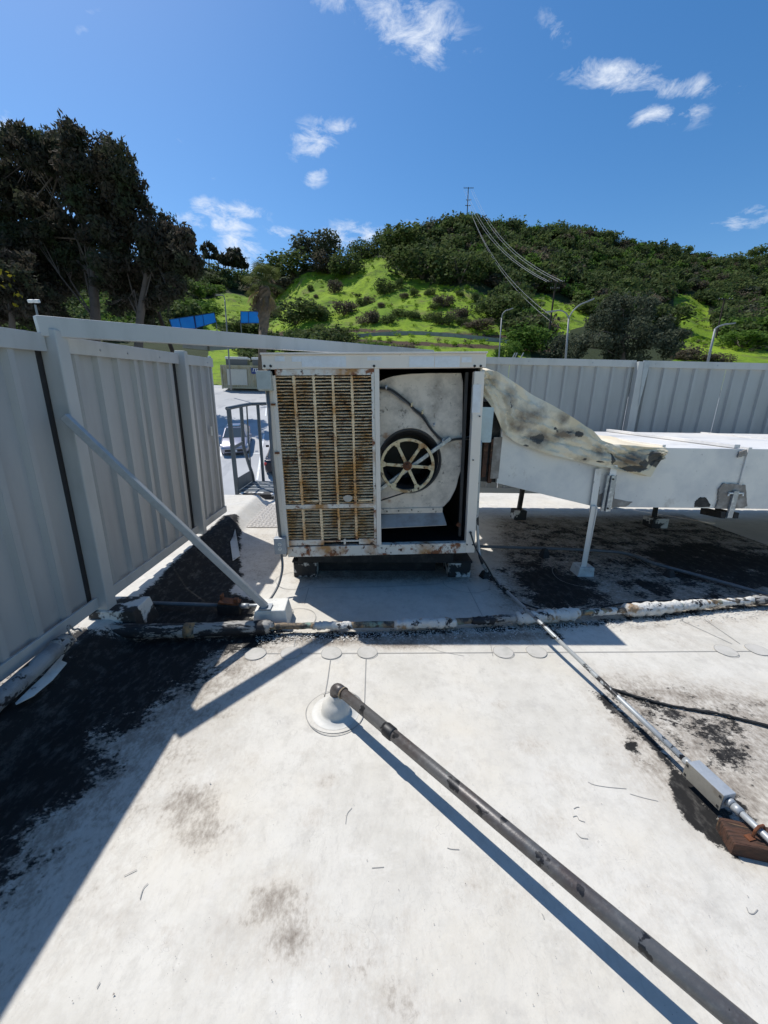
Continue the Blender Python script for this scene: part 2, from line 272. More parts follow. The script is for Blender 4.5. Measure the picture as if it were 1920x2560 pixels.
# ------------------------------------------------------------------ mesh helpers
class B:
    def __init__(s): s.v = []; s.f = []
    def quad(s, *p):
        i = len(s.v); s.v += [tuple(q) for q in p]; s.f.append(tuple(range(i, i+len(p)))); return s
    def box(s, c, d, R=None):
        c = np.array(c, float); h = np.array(d, float)/2; i = len(s.v)
        for z in (-1, 1):
            for x, y in ((-1, -1), (1, -1), (1, 1), (-1, 1)):
                o = np.array((x, y, z))*h
                if R is not None: o = np.array(R) @ o
                s.v.append(tuple(c+o))
        s.f += [tuple(i+k for k in q) for q in ((3, 2, 1, 0), (4, 5, 6, 7), (0, 1, 5, 4), (1, 2, 6, 5), (2, 3, 7, 6), (3, 0, 4, 7))]
        return s
    def bar(s, p, q, w, h, up=(0, 0, 1)):
        p = np.array(p, float); q = np.array(q, float); d = q-p; n = np.linalg.norm(d); d /= n
        u = np.array(up, float); a = np.cross(d, u); a /= np.linalg.norm(a); u = np.cross(a, d)
        return s.box((p+q)/2, (w, n, h), np.array([a, d, u]).T)
    def hexa(s, pts):   # eight corners: bottom 4, top 4
        i = len(s.v); s.v += [tuple(p) for p in pts]
        s.f += [tuple(i+k for k in q) for q in ((3, 2, 1, 0), (4, 5, 6, 7), (0, 1, 5, 4), (1, 2, 6, 5), (2, 3, 7, 6), (3, 0, 4, 7))]
        return s
    def tube(s, pts, r, n=10, cap=True, wob=0):
        pts = [np.array(p, float) for p in pts]; rs = r if hasattr(r, '__len__') else [r]*len(pts)
        i0 = len(s.v); prev = None
        for k, p in enumerate(pts):
            d = pts[min(k+1, len(pts)-1)]-pts[max(k-1, 0)]; d /= np.linalg.norm(d)
            a = np.cross(d, (0, 0, 1)) if prev is None else prev-d*(prev @ d)
            if np.linalg.norm(a) < 1e-3: a = np.cross(d, (0, 1, 0))
            a /= np.linalg.norm(a); prev = a; b = np.cross(d, a)
            for j in range(n):
                t = 2*math.pi*j/n; rr = rs[k]*(1+wob*random.uniform(-1, 1))
                s.v.append(tuple(p+a*math.cos(t)*rr+b*math.sin(t)*rr))
        for k in range(len(pts)-1):
            for j in range(n):
                a0 = i0+k*n+j; a1 = i0+k*n+(j+1) % n
                s.f.append((a0, a1, a1+n, a0+n))
        if cap:
            s.f.append(tuple(i0+j for j in range(n))[::-1]); e = i0+(len(pts)-1)*n; s.f.append(tuple(e+j for j in range(n)))
        return s
    def lathe(s, prof, c=(0, 0, 0), n=24, axis='z'):
        i0 = len(s.v)
        for r, z in prof:
            for j in range(n):
                t = 2*math.pi*j/n; x, y = r*math.cos(t), r*math.sin(t)
                p = (x, y, z) if axis == 'z' else ((x, z, y) if axis == 'y' else (z, x, y))
                s.v.append((c[0]+p[0], c[1]+p[1], c[2]+p[2]))
        for k in range(len(prof)-1):
            for j in range(n):
                a0 = i0+k*n+j; a1 = i0+k*n+(j+1) % n; s.f.append((a0, a1, a1+n, a0+n))
        return s
def make(name, b, mat, parent=None, smooth=False, bevel=0, solid=0, **tags):
    if isinstance(b, B): v, f = b.v, b.f
    else: v, f = b
    me = bpy.data.meshes.new(name); me.from_pydata([tuple(map(float, p)) for p in v], [], f)
    bm = bmesh.new(); bm.from_mesh(me); bmesh.ops.recalc_face_normals(bm, faces=bm.faces); bm.to_mesh(me); bm.free()
    me.materials.append(mat)
    if smooth: me.polygons.foreach_set('use_smooth', [True]*len(me.polygons))
    o = bpy.data.objects.new(name, me); COL.objects.link(o)
    if parent is not None: o.parent = parent
    if bevel:
        q = o.modifiers.new('bevel', 'BEVEL'); q.width = bevel; q.segments = 2; q.limit_method = 'ANGLE'
    if solid:
        q = o.modifiers.new('solid', 'SOLIDIFY'); q.thickness = solid; q.offset = 0
    for k, x in tags.items(): o[k] = x
    return o
def share(src, name, parent, loc=(0, 0, 0), rot=(0, 0, 0)):
    o = src.copy(); COL.objects.link(o); o.name = name; o.parent = parent; o.location = loc; o.rotation_euler = rot; return o
def thing(name, label, cat, loc=(0, 0, 0), rot=(0, 0, 0), group=None):
    o = bpy.data.objects.new(name, None); COL.objects.link(o); o.location = loc; o.rotation_euler = rot
    o.empty_display_size = .1; o['label'] = label; o['category'] = cat
    if group: o['group'] = group
    return o
def tag(o, label, cat, group=None):
    o['label'] = label; o['category'] = cat
    if group: o['group'] = group
    return o
def curve(pts, n=6):        # catmull-rom through points
    P = [np.array(p, float) for p in pts]; P = [2*P[0]-P[1]]+P+[2*P[-1]-P[-2]]; o = []
    for i in range(1, len(P)-2):
        for k in range(n):
            t = k/n; a, b, c, d = P[i-1:i+3]
            o.append(.5*((2*b)+(c-a)*t+(2*a-5*b+4*c-d)*t*t+(3*b-a-3*c+d)*t**3))
    o.append(P[-2]); return o

# ------------------------------------------------------------------ roof deck
def inpoly(px, py, poly):
    ins = np.zeros(px.shape, bool); n = len(poly)
    for i in range(n):
        x1, y1 = poly[i]; x2, y2 = poly[(i+1) % n]
        c = ((y1 > py) != (y2 > py)) & (px < (x2-x1)*(py-y1)/((y2-y1) if y2 != y1 else 1e-9)+x1); ins ^= c
    return ins
def sdist(px, py, poly, closed=True):
    best = np.full(px.shape, 1e9); n = len(poly)
    for i in range(n if closed else n-1):
        x1, y1 = poly[i]; x2, y2 = poly[(i+1) % n]; dx, dy = x2-x1, y2-y1
        t = np.clip(((px-x1)*dx+(py-y1)*dy)/(dx*dx+dy*dy+1e-12), 0, 1)
        best = np.minimum(best, np.hypot(px-x1-t*dx, py-y1-t*dy))
    return np.where(inpoly(px, py, poly), -best, best) if closed else best
def gp(l, z=0): return [tuple(G(x, y, z)[:2]) for x, y in l]
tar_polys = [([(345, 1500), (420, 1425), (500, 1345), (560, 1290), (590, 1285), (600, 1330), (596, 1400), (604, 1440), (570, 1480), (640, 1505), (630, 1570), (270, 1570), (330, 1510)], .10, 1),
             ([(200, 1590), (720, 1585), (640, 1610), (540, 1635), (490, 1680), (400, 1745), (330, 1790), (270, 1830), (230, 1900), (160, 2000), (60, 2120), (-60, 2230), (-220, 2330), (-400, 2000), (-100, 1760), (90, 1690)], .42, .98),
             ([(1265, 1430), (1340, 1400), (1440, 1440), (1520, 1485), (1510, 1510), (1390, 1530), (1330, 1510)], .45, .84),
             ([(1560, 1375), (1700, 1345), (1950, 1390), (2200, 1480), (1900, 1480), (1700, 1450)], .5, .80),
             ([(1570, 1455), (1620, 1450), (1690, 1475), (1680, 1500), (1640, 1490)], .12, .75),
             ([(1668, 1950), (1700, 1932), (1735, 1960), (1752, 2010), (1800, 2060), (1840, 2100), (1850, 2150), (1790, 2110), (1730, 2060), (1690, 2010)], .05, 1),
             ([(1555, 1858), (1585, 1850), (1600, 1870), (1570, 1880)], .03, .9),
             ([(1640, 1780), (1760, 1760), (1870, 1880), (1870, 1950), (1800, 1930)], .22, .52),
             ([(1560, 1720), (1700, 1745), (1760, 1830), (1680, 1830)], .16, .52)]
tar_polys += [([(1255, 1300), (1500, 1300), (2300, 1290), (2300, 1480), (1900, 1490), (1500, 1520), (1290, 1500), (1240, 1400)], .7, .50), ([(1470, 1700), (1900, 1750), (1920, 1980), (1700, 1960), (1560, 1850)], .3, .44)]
tar_lines = [([(690, 1590), (900, 1588), (1200, 1575), (1450, 1560), (1700, 1535), (2000, 1500)], .055, .72),
             ([(1500, 1740), (1620, 1850), (1700, 1940), (1800, 2030)], .028, .9), ([(1830, 2000), (1900, 2080), (1930, 2100)], .05, .8),
             ([(1210, 1430), (1290, 1500), (1400, 1600)], .05, .7), ([(1280, 1480), (1450, 1530), (1600, 1530), (1800, 1490)], .05, .72),
             ([(1440, 1440), (1560, 1440), (1680, 1450)], .09, .55)]
grime_shade_polys = [([(150, 1560), (760, 1600), (560, 1800), (450, 1950), (330, 2050), (200, 2250), (0, 2450), (-300, 2400), (-300, 1700)], .35, .85),
            ([(1230, 1290), (2300, 1270), (2300, 1500), (1450, 1560), (1240, 1520)], .2, .95),
            ([(1470, 1680), (1560, 1680), (1900, 1720), (2100, 1780), (2080, 2100), (1880, 2180), (1780, 2100), (1620, 1980), (1530, 1870)], .2, .85),
            ([(740, 1395), (1190, 1395), (1200, 1455), (740, 1455)], .12, 1), ([(600, 1330), (740, 1330), (740, 1420), (640, 1480), (560, 1440)], .15, .5),  # first polygon paints the shade under the cooler into the roof colour
            ([(660, 1590), (1400, 1575), (1400, 1600), (1000, 1625), (700, 1612)], .06, 1), ([(1480, 1560), (1920, 1530), (1920, 1560), (1600, 1590)], .12, .6),
            ([(640, 1260), (1000, 1260), (900, 1330), (640, 1330)], .1, .4)]
gr_blobs = [(1250, 1760, .05, .5), (1120, 1900, .04, .45), (1560, 2350, .06, .4), (760, 1880, .05, .4), (1020, 2300, .05, .4), (620, 1750, .07, .35), (1300, 2250, .07, .35), (430, 2330, .05, .4), (1480, 1680, .06, .4), (470, 2010, .13, 1), (520, 2080, .12, .9), (690, 2250, .10, 1), (740, 2330, .10, .95), (640, 2290, .14, .45), (820, 1955, .05, .7), (775, 2040, .06, .4), (1075, 2100, .035, .5), (1190, 2210, .06, .4), (1400, 1950, .12, .35), (350, 1900, .1, .3), (900, 2420, .12, .45),
            (1000, 2500, .12, .5), (560, 2400, .10, .3), (1330, 1860, .10, .35), (1650, 2250, .14, .3), (1800, 2400, .1, .35), (1450, 2400, .1, .2), (1380, 2060, .1, .3), (600, 1900, .14, .3), (300, 2300, .12, .25), (1700, 1600, .2, .35), (1860, 1560, .2, .35)]
def roof_grid(name, x0, x1, y0, y1, step):
    nx = int((x1-x0)/step)+1; ny = int((y1-y0)/step)+1
    X, Y = np.meshgrid(np.linspace(x0, x1, nx), np.linspace(y0, y1, ny)); X = X.ravel(); Y = Y.ravel()
    Z = .0008*np.sin(X*1.9+.5)*np.sin(Y*1.4)+.0006*np.sin(X*4.1+Y*2.3)+.0045
    me = bpy.data.meshes.new(name)
    idx = np.arange(nx*ny).reshape(ny, nx); F = np.stack([idx[:-1, :-1], idx[:-1, 1:], idx[1:, 1:], idx[1:, :-1]], -1).reshape(-1, 4)
    
    Z0 = Z; Z = Z-.006+np.where(Y < 5.75, .12*np.clip((-1.46-X)/.18, 0, 1)**1.0, 0); kk = CH/(CH-Z); PXs, PYs = X, Y; X, Y = X*kk, Y*kk
    tar = np.zeros(len(X)); gri = np.zeros(len(X))
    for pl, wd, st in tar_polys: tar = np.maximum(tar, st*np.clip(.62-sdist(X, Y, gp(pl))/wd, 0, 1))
    for pl, wd, st in tar_lines: tar = np.maximum(tar, st*np.clip(1-sdist(X, Y, gp(pl), False)/wd/1.6, 0, 1))
    for pl, wd, st in grime_shade_polys: gri = np.maximum(gri, st*np.clip(.5-sdist(X, Y, gp(pl))/wd/1.5, 0, 1))
    for cx, cy, r, st in gr_blobs:
        c = G(cx, cy); d2 = ((X-c[0])/r)**2+((Y-c[1])/r/.8)**2; gri = np.maximum(gri, st*np.exp(-d2))
    me.from_pydata(np.stack([PXs, PYs, Z], 1).tolist(), [], F.tolist())
    for nme, a in (('tar', tar), ('grime_shade', gri)):
        at = me.attributes.new(nme, 'FLOAT', 'POINT'); at.data.foreach_set('value', a.astype(np.float32))
    me.materials.append(M_ROOF); me.polygons.foreach_set('use_smooth', [True]*len(me.polygons))
    o = bpy.data.objects.new(name, me); COL.objects.link(o); return o
roof = roof_grid('roof_deck', -2.22, 4.6, -.6, 6.2, .03); roof['kind'] = 'structure'
rest = B().quad((4.6, -3, -.006), (16, -3, -.006), (16, 7.2, -.006), (4.6, 7.2, -.006)).quad((-1.8, -3, -.006), (4.6, -3, -.006), (4.6, -.6, -.006), (-1.8, -.6, -.006)).quad((1.1, 6.2, -.006), (4.6, 6.2, -.006), (4.6, 7.2, -.006), (1.1, 7.2, -.006))
make('outer_membrane', rest, M_ROOF, roof)
# walls under the roof
bw = B().box((.0, 6.12, -3.05), (4.4, .3, 6.0)).box((8.5, 7.05, -3.05), (15, .3, 6.0)).box((-2.12, 1.6, -3.05), (.2, 9.3, 6.0))
make('building_wall', bw, M_WALL, roof)
# raised edge curb on the ladder side, sealed with white coating
cb = B().box((-.35, 6.12, .03), (3.3, .30, .10)); make('roof_edge_curb', cb, M_BLKT, roof, bevel=.01)
# cant strip under the left fence
make('cant_strip', B().quad((-2.26, -3, .114), (-1.64, -3, .114), (-1.64, -.6, .114), (-2.26, -.6, .114)), M_WHITE, roof)
# seams: thin welded lap edges
def ribbon(pts, wd, z=.002):
    b = B(); P = [np.array(p, float) for p in pts]
    for a, c in zip(P[:-1], P[1:]):
        d = (c-a)/np.linalg.norm(c-a); n = np.array((-d[1], d[0]))*wd/2
        b.quad((*(a+n), z), (*(a-n), z), (*(c-n), z), (*(c+n), z))
    return b
seams = [[(600, 1634), (700, 1634), (900, 1633), (1200, 1632), (1500, 1630), (1920, 1628)], [(827, 1642), (819, 1700), (808, 1762)], [(915, 1640), (913, 1700), (911, 1758)],
         [(1169, 1467), (1187, 1502), (1206, 1540)], [(772, 1470), (761, 1509)], [(1232, 1640), (1226, 1610), (1214, 1580)], [(790, 1470), (960, 1467), (1100, 1460)], [(1700, 1550), (1830, 1610)], [(1760, 1548), (1850, 1610)],
         [(1390, 1290), (1480, 1360), (1560, 1420)], [(1440, 1290), (1540, 1360), (1640, 1430)], [(850, 1437), (1050, 1434)], [(700, 1300), (690, 1340)], [(738, 1595), (735, 1620)], [(1330, 1600), (1338, 1626)]]
for s_ in seams: make('membrane_seam', ribbon(gp(s_), .0045), M_SEAM, roof)
def ring(c, r, wd, z=.0025, n=48, wobble=.04):
    b = B(); ph = random.uniform(0, 6)
    q = [(c[0]+r*(1+wobble*math.sin(3*t+ph))*math.cos(t), c[1]+r*(1+wobble*math.sin(2*t+ph))*math.sin(t)) for t in np.linspace(0, 2*math.pi, n+1)]
    return ribbon(q, wd, z)
for px, py in ((638, 1635), (727, 1633), (828, 1633), (918, 1631), (1258, 1631), (1341, 1630), (1815, 1628), (1893, 1625)):
    c = G(px, py); b = B(); n = 28; ph = random.uniform(0, 6); i0 = 0
    pts = [(c[0]+.062*(1+.03*math.sin(3*t+ph))*math.cos(t), c[1]+.058*math.sin(t)) for t in np.linspace(0, 2*math.pi, n, endpoint=False)]
    b.v = [(x, y, .0035) for x, y in pts]+[(x, y, -.006) for x, y in pts]; b.f = [tuple(range(n))]+[(k, (k+1) % n, (k+1) % n+n, k+n) for k in range(n)]
    p = make('membrane_patch', b, M_PATCH, roof); make('patch_edge', ring(c, .062, .003, .0042), M_SEAM, p)
for px, py, r in ((745, 1545, .13), (740, 1450, .17), (1165, 1455, .20), (1450, 1440, .24), (1270, 1300, .42), (1265, 1300, .30), (1630, 1300, .4), (712, 1530, .06)):
    make('patch_outline', ring(G(px, py), r, .004, .0022), M_SEAM, roof)
# diamond plate laid by the ladder
pl = thing('checker_plate', 'pale diamond pattern metal walkway plate lying on the roof before the ladder', 'metal plate', (-1.35, 5.15, 0))
make('plate_sheet', B().box((.32, -.05, .004), (1.30, 1.1, .006)), M_CHK, pl)
tr_ = B()
for i in range(24):
    for j in range(22):
        sg = 1 if (i+j) % 2 else -1; cx = -.28+i*.052; cy = -.57+j*.05
        tr_.bar((cx-.015, cy-.012*sg, .008), (cx+.015, cy+.012*sg, .008), .007, .004)
make('raised_tread', tr_, M_CHK, pl, kind='stuff')

# ------------------------------------------------------------------ fences
def fence_panel(p0, p1, z0a, z0b, z1a, z1b, nrm, pitch=.215, phase=.1, depth=.028):
    """corrugated sheet between two ground points; nrm = side the ribs stand out to"""
    p0 = np.array(p0); p1 = np.array(p1); Ln = np.linalg.norm(p1-p0); d = (p1-p0)/Ln; n = np.array(nrm)
    prof = [(0, 0)]; s = phase
    while s+.075 < Ln:
        prof += [(s, 0), (s+.014, depth), (s+.05, depth), (s+.064, 0)]; s += pitch
    prof.append((Ln, 0)); b = B()
    for (a, u), (c, v) in zip(prof[:-1], prof[1:]):
        if c-a < 1e-5: continue
        def P(s_, o_, top):
            q = p0+d*s_+n*o_; t = s_/Ln; z = (z1a+(z1b-z1a)*t) if top else (z0a+(z0b-z0a)*t); return (q[0], q[1], z)
        b.quad(P(a, u, 0), P(c, v, 0), P(c, v, 1), P(a, u, 1))
    return b
FX = -1.76
lf = thing('side_fence', 'grey corrugated metal screen fence along the left roof edge', 'fence', (FX, 2.4, 0))
def lfp(name, b, mat, **k):
    b.v = [(x-FX, y-2.4, z) for x, y, z in b.v]; return make(name, b, mat, lf, **k)
def ztop(y): return 1.80+.046*(y-2.3)
def zb(y): return .215-.008*(y-2.3)
post1 = PX(119, 826, -1.70); y1 = 2.36
post2 = PX(505, 1312, -1.70); y2 = float(post2[1]); yend = float(PX(563, 1258, -1.73)[1])
secs = [(-1.6, .35), (.37, 2.275), (y1+.10, 3.22), (3.225, y2-.10), (y2-.04, yend)]
for i, (a, c) in enumerate(secs):
    lfp('panel', fence_panel((FX, a), (FX, c), zb(a), zb(c), ztop(a)-.01, ztop(c)-.01, (1, 0), .205, .05 if i != 3 else .02), M_FENCE, solid=.002)
for a, c in ((-1.6, 2.31), (y1+.055, y2-.05), (y2+.055, yend)):
    lfp('top_rail', B().bar((FX+.036, a, ztop(a)-.035), (FX+.036, c, ztop(c)-.035), .012, .085).bar((FX+.006, a, ztop(a)+.009), (FX+.006, c, ztop(c)+.009), .072, .006), M_POST, bevel=.002)
    lfp('bottom_rail', B().bar((FX+.036, a, zb(a)+.012), (FX+.036, c, zb(c)+.012), .014, .075), M_POST, bevel=.002)
for y, dy, dx in ((y1, .09, .095), (y2, .07, .09), (yend-.02, .03, .03)):
    lfp('post', B().box((FX+dx/2, y, (ztop(y)+.16)/2+.015), (dx, dy, ztop(y)-.12)), M_POST, bevel=.006)
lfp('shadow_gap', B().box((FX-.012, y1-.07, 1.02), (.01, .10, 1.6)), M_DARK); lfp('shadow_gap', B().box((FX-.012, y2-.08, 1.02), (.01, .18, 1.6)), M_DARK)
for a in (.6, 1.3, 2.0, 2.75, 3.05, 3.5, 3.95, 4.5):
    lfp('rail_screw', B().lathe([(0, 0), (.007, 0), (.007, .004), (0, .006)], (FX+.042, a, ztop(a)-.04), 8, 'x'), M_STRUT)
lfp('panel_stain', B().box((FX+.034, 4.45, 1.15), (.002, .05, .1)), M_BOXG)
# back fence on the right
BY = 5.70
bf = thing('back_fence', 'grey corrugated metal screen fence running behind the roof duct', 'fence', (1.2, BY, 0))
def bfp(name, b, mat, **k):
    b.v = [(x-1.2, y-BY, z) for x, y, z in b.v]; return make(name, b, mat, bf, **k)
xp = float(PY(1595, 905, BY)[0])
def zt(x): return 2.10+.003*x
edges = [.55, 1.55, 2.45, xp-.06]
allx = [(.55, 1.95), (1.955, xp-.05), (xp+.05, xp+1.3), (xp+1.305, xp+2.6), (xp+2.7, xp+5), (xp+5, xp+8.5)]
for a, c in allx:
    bfp('panel', fence_panel((a, BY), (c, BY), .24, .24, zt(a)-.01, zt(c)-.01, (0, -1), .225, .09, .032), M_FENCE, solid=.002)
for a, c in ((.55, xp-.05), (xp+.05, xp+8.5)):
    bfp('top_rail', B().bar((a, BY-.042, zt(a)-.035), (c, BY-.042, zt(c)-.035), .012, .09), M_POST, bevel=.002)
    bfp('bottom_rail', B().bar((a, BY-.042, .25), (c, BY-.042, .25), .014, .08), M_POST, bevel=.002)
for x in (.55, xp, xp+2.65):
    bfp('post', B().box((x, BY-.06, 1.06), (.11, .10, 2.08)), M_POST, bevel=.006)
bfp('post_cap', B().hexa([(xp+.045, BY-.115, 1.5), (xp+.055, BY-.115, 1.5), (xp+.055, BY-.1, 1.5), (xp+.045, BY-.1, 1.5), (xp+.01, BY-.115, 2.11), (xp+.10, BY-.115, 2.11), (xp+.10, BY-.1, 2.11), (xp+.01, BY-.1, 2.11)]), M_GALV)
for k in range(10):
    x = 1.3+k*.9; bfp('rail_screw', B().lathe([(0, 0), (.008, 0), (.008, -.004), (0, -.006)], (x, BY-.048, zt(x)-.035), 8, 'y'), M_STRUT)
# corner beam
A0 = PX(110, 806, -1.72); A1 = PY(1082, 882, BY-.05)
bm_ = B().bar((-1.74, 2.30, 1.846), (A1[0], BY-.03, 2.135), .05, .10)
tag(make('corner_beam', bm_, M_POST, bevel=.004), 'long grey square steel beam spanning from the left fence post over the cooler to the back fence', 'beam')

# ------------------------------------------------------------------ diagonal brace and blocks
pb = PX(160, 1040, -1.655); pe = G(664, 1516, .14)
br = thing('diagonal_brace', 'grey square steel brace slanting from the fence post down to a white block', 'brace', tuple(pe))
def rel(b, o): b.v = [(x-o.location.x, y-o.location.y, z-o.location.z) for x, y, z in b.v]; return b
make('brace_tube', rel(B().bar(pb, pe, .042, .042), br), M_GALV, br, bevel=.004)
make('foot_plate', rel(B().box((pe[0], pe[1], .137), (.08, .08, .008)), br), M_GALV, br)
def block(name, label, c, d, rotz=0, mat=None, taper=.8, cat='roof block'):
    t = tag(make(name, B().hexa([(-d[0]/2, -d[1]/2, -.005), (d[0]/2, -d[1]/2, -.005), (d[0]/2, d[1]/2, -.005), (-d[0]/2, d[1]/2, -.005)]+[(sx*d[0]/2*taper, sy*d[1]/2*taper, d[2]) for sx, sy in ((-1, -1), (1, -1), (1, 1), (-1, 1))]), mat or M_WHITE, bevel=.006), label, cat)
    t.location = (c[0], c[1], 0); t.rotation_euler = (0, 0, rotz); return t
block('anchor_block', 'white coated block holding the foot of the diagonal brace', G(683, 1552), (.25, .22, .13), .05)
block('post_block', 'white coated block under the tall fence post beside the wrapped pipe', (FX+.12, 2.40), (.34, .26, .17), .0, M_BLKT)

# ------------------------------------------------------------------ cooler cabinet
AF = 2.97; TH = math.radians(-1.7)
c0 = (PY(700, 1392, AF)+PY(1186, 1383, AF))/2
Lw = .795; Hh = 1.53
ac = thing('rooftop_cooler', 'rusty cream rooftop evaporative cooler with louvred panel and open blower bay', 'air conditioner', tuple(c0), (0, TH, 0))
Rm = np.array(Matrix.Rotation(TH, 3, 'Y')); Rinv = Rm.T
def AL(x, y, dy=0.0):
    """local cabinet coordinates seen at a point of the front view"""
    sx = 640+x*.36166; sy = 860+y*.36166
    p = PY(sx, sy, AF+dy)-c0; return Rinv @ p
def abox(x0, x1, y0, y1, z0, z1): return B().box(((x0+x1)/2, (y0+y1)/2, (z0+z1)/2), (x1-x0, y1-y0, z1-z0))
D = 1.25
xl, xr = -Lw, Lw
xdiv = AL(840, 700)[0]; xo1 = AL(1485, 700)[0]; xo0 = AL(858, 700)[0]
ztp = AL(900, 168)[2]; zbt = AL(1000, 1385)[2]
make('corner_post', abox(xl, AL(125, 600)[0]+.012, 0, .06, .001, Hh-.12), M_CAB, ac, bevel=.004)
make('corner_post', abox(xo1, xr, 0, .06, .0, Hh-.12), M_CAB, ac, bevel=.004)
make('top_rail', abox(xl-.004, xr+.004, -.006, .06, ztp, Hh), M_CAB, ac, bevel=.004)
make('bottom_rail', abox(AL(215, 1400)[0], xo1, -.003, .06, .0, zbt), M_CABR, ac, bevel=.003)
make('divider', abox(xdiv-.016, xo0, 0, .04, zbt, ztp), M_CAB, ac, bevel=.002)
make('top_panel', abox(xl-.01, xr+.01, -.02, D, Hh, Hh+.012), M_CAB, ac, bevel=.003)
make('top_cap', B().box((-.33, .75, Hh+.025), (.7, .5, .03)), M_WHT, ac); make('lifting_lug', B().box((-.3, .3, Hh+.03), (.07, .06, .03)), M_WHT, ac)
make('side_panel', abox(xl+.002, xl+.016, .06, D, .0, Hh), M_CAB, ac)
make('side_panel', abox(xr-.016, xr-.002, .06, D, .0, Hh), M_CAB, ac)
make('back_panel', abox(xl, xr, D-.016, D, 0, Hh), M_CAB, ac)
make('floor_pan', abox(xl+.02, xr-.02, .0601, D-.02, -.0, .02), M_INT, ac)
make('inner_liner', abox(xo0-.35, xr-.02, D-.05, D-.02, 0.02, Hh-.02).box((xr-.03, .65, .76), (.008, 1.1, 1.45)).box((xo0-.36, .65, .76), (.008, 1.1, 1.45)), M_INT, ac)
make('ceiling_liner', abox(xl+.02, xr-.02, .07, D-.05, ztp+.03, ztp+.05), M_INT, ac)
# stickers on the rail, bolts
for a, c, y0, y1 in ((135, 198, 85, 122), (250, 314, 86, 124), (319, 441, 85, 158), (445, 622, 86, 160), (770, 868, 88, 115), (1058, 1231, 86, 160), (1235, 1408, 86, 162), (1420, 1490, 92, 128)):
    p = AL(a, y1); q = AL(c, y0); make('sticker', abox(p[0], q[0], -.0085, -.006, p[2], q[2]), M_STICK, ac)
p = AL(1492, 475); q = AL(1558, 280); make('sticker', abox(p[0], min(q[0], xr-.004), -.0022, .001, p[2], q[2]), M_STICK, ac)
for x, y in ((60, 153), (103, 153), (816, 153), (1510, 153), (1552, 153), (1497, 1386), (1483, 1302), (1458, 1385), (360, 1422), (1500, 802), (1545, 500), (935, 1384), (1222, 1395)):
    p = AL(x, y); big = .009 if y < 200 or y == 1302 else .005
    make('bolt', B().lathe([(0, -.011), (big, -.011), (big*1.1, .0)], (p[0], 0, p[2]), 10, 'y'), M_BLACK, ac)
# louvred panel
lx0 = AL(150, 640)[0]+.018; lx1 = AL(805, 700)[0]
zt1 = AL(500, 215)[2]; zm1 = AL(500, 1108)[2]; zm0 = AL(500, 1135)[2]; zb0 = AL(500, 1352)[2]
pxl = AL(125, 600)[0]+.012
lv = make('louvre_panel_frame', abox(pxl, lx0, -.002, .025, zbt, ztp), M_CAB, ac)
fr = abox(pxl, xdiv-.018, -.002, .024, zt1, ztp-.002); make('panel_top_edge', fr, M_CABR, ac)
make('panel_side_edge', abox(lx1, xdiv-.018, -.0025, .025, zbt, zt1), M_CABR, ac)
make('panel_middle_bar', abox(lx0, lx1, -.002, .02, zm0, zm1), M_CABR, ac)
bb = B(); xs = np.linspace(lx0, lx1, 40)   # torn lower edge of the panel
for a, c in zip(xs[:-1], xs[1:]):
    t = (a-lx0)/(lx1-lx0); h = .0 if .40 < t < .62 or .66 < t < .82 else .018+.012*random.random(); bb.box(((a+c)/2, .01, zb0-.004-.012+.0), (c-a, .02, .012)) if h == 0 else bb.box(((a+c)/2, .008, (zb0+zbt+.012)/2), (c-a, .02, max(.01, zb0-zbt-.012)))
make('panel_torn_edge', bb, M_CABR, ac)
cuts = [(265, 283), (400, 415), (527, 547), (657, 677)]
mx_ = [lx0+(lx1-lx0)*f for f in (.19, .395, .595, .795)]
def slat_mesh(seed):
    r = random.Random(seed); b = B(); n = 26; xs = np.linspace(lx0, lx1, n)
    sag = r.uniform(-.002, .002)
    for a, c in zip(xs[:-1], xs[1:]):
        za = sag*math.sin((a-lx0)*9)+r.uniform(-.0007, .0007); zc = za+r.uniform(-.0007, .0007); lip = .0028+r.uniform(0, .0022)
        b.hexa([(a, .0, za-lip), (c, .0, zc-lip), (c, .013, zc+.0045), (a, .013, za+.0045), (a, -.003, za), (c, -.003, zc), (c, .013, zc+.0065), (a, .013, za+.0065)])
    return b
protos = []
zs = list(np.linspace(zt1-.012, zm1+.012, 42))+list(np.linspace(zm0-.012, zb0+.012, 11))
for i, z in enumerate(zs):
    if i < 7: o = make('slat', slat_mesh(i), M_SLAT, ac); protos.append(o); o.location = (0, .004, z)
    else: share(protos[(i*5) % 7], 'slat', ac, (0, .004+random.uniform(-.001, .001), z+random.uniform(-.001, .001)), (random.uniform(-.12, .08), 0, 0))
for x in mx_:
    b = B(); b.box((x, .012, (zs[0]+zs[-1])/2), (.008, .006, zs[0]-zs[-1]))
    for i, z in enumerate(zs):     # pressed web between the louvre columns
        wv_ = random.uniform(.008, .0125); b.hexa([(x-wv_, -.004, z-.013), (x+wv_, -.004, z-.013), (x+wv_, .01, z-.013), (x-wv_, .01, z-.013), (x-wv_*.7, -.006, z+.009), (x+wv_*.7, -.006, z+.009), (x+wv_*.7, .01, z+.009), (x-wv_*.7, .01, z+.009)])
    make('mullion', b, M_SLAT, ac)
g = B(); nx = 60; nz_ = 60
for i in range(nx+1):
    for j in range(nz_+1):
        g.v.append((lx0+(lx1-lx0)*i/nx, .045+.012*random.random()+.006*math.sin(j*1.9), zb0-.02+(zt1-zb0+.03)*j/nz_))
for i in range(nx):
    for j in range(nz_): a = i*(nz_+1)+j; g.f.append((a, a+nz_+1, a+nz_+2, a+1))
make('cooling_pad', g, M_PAD, ac)
pp = AL(635, 1068); b = B(); n = 12
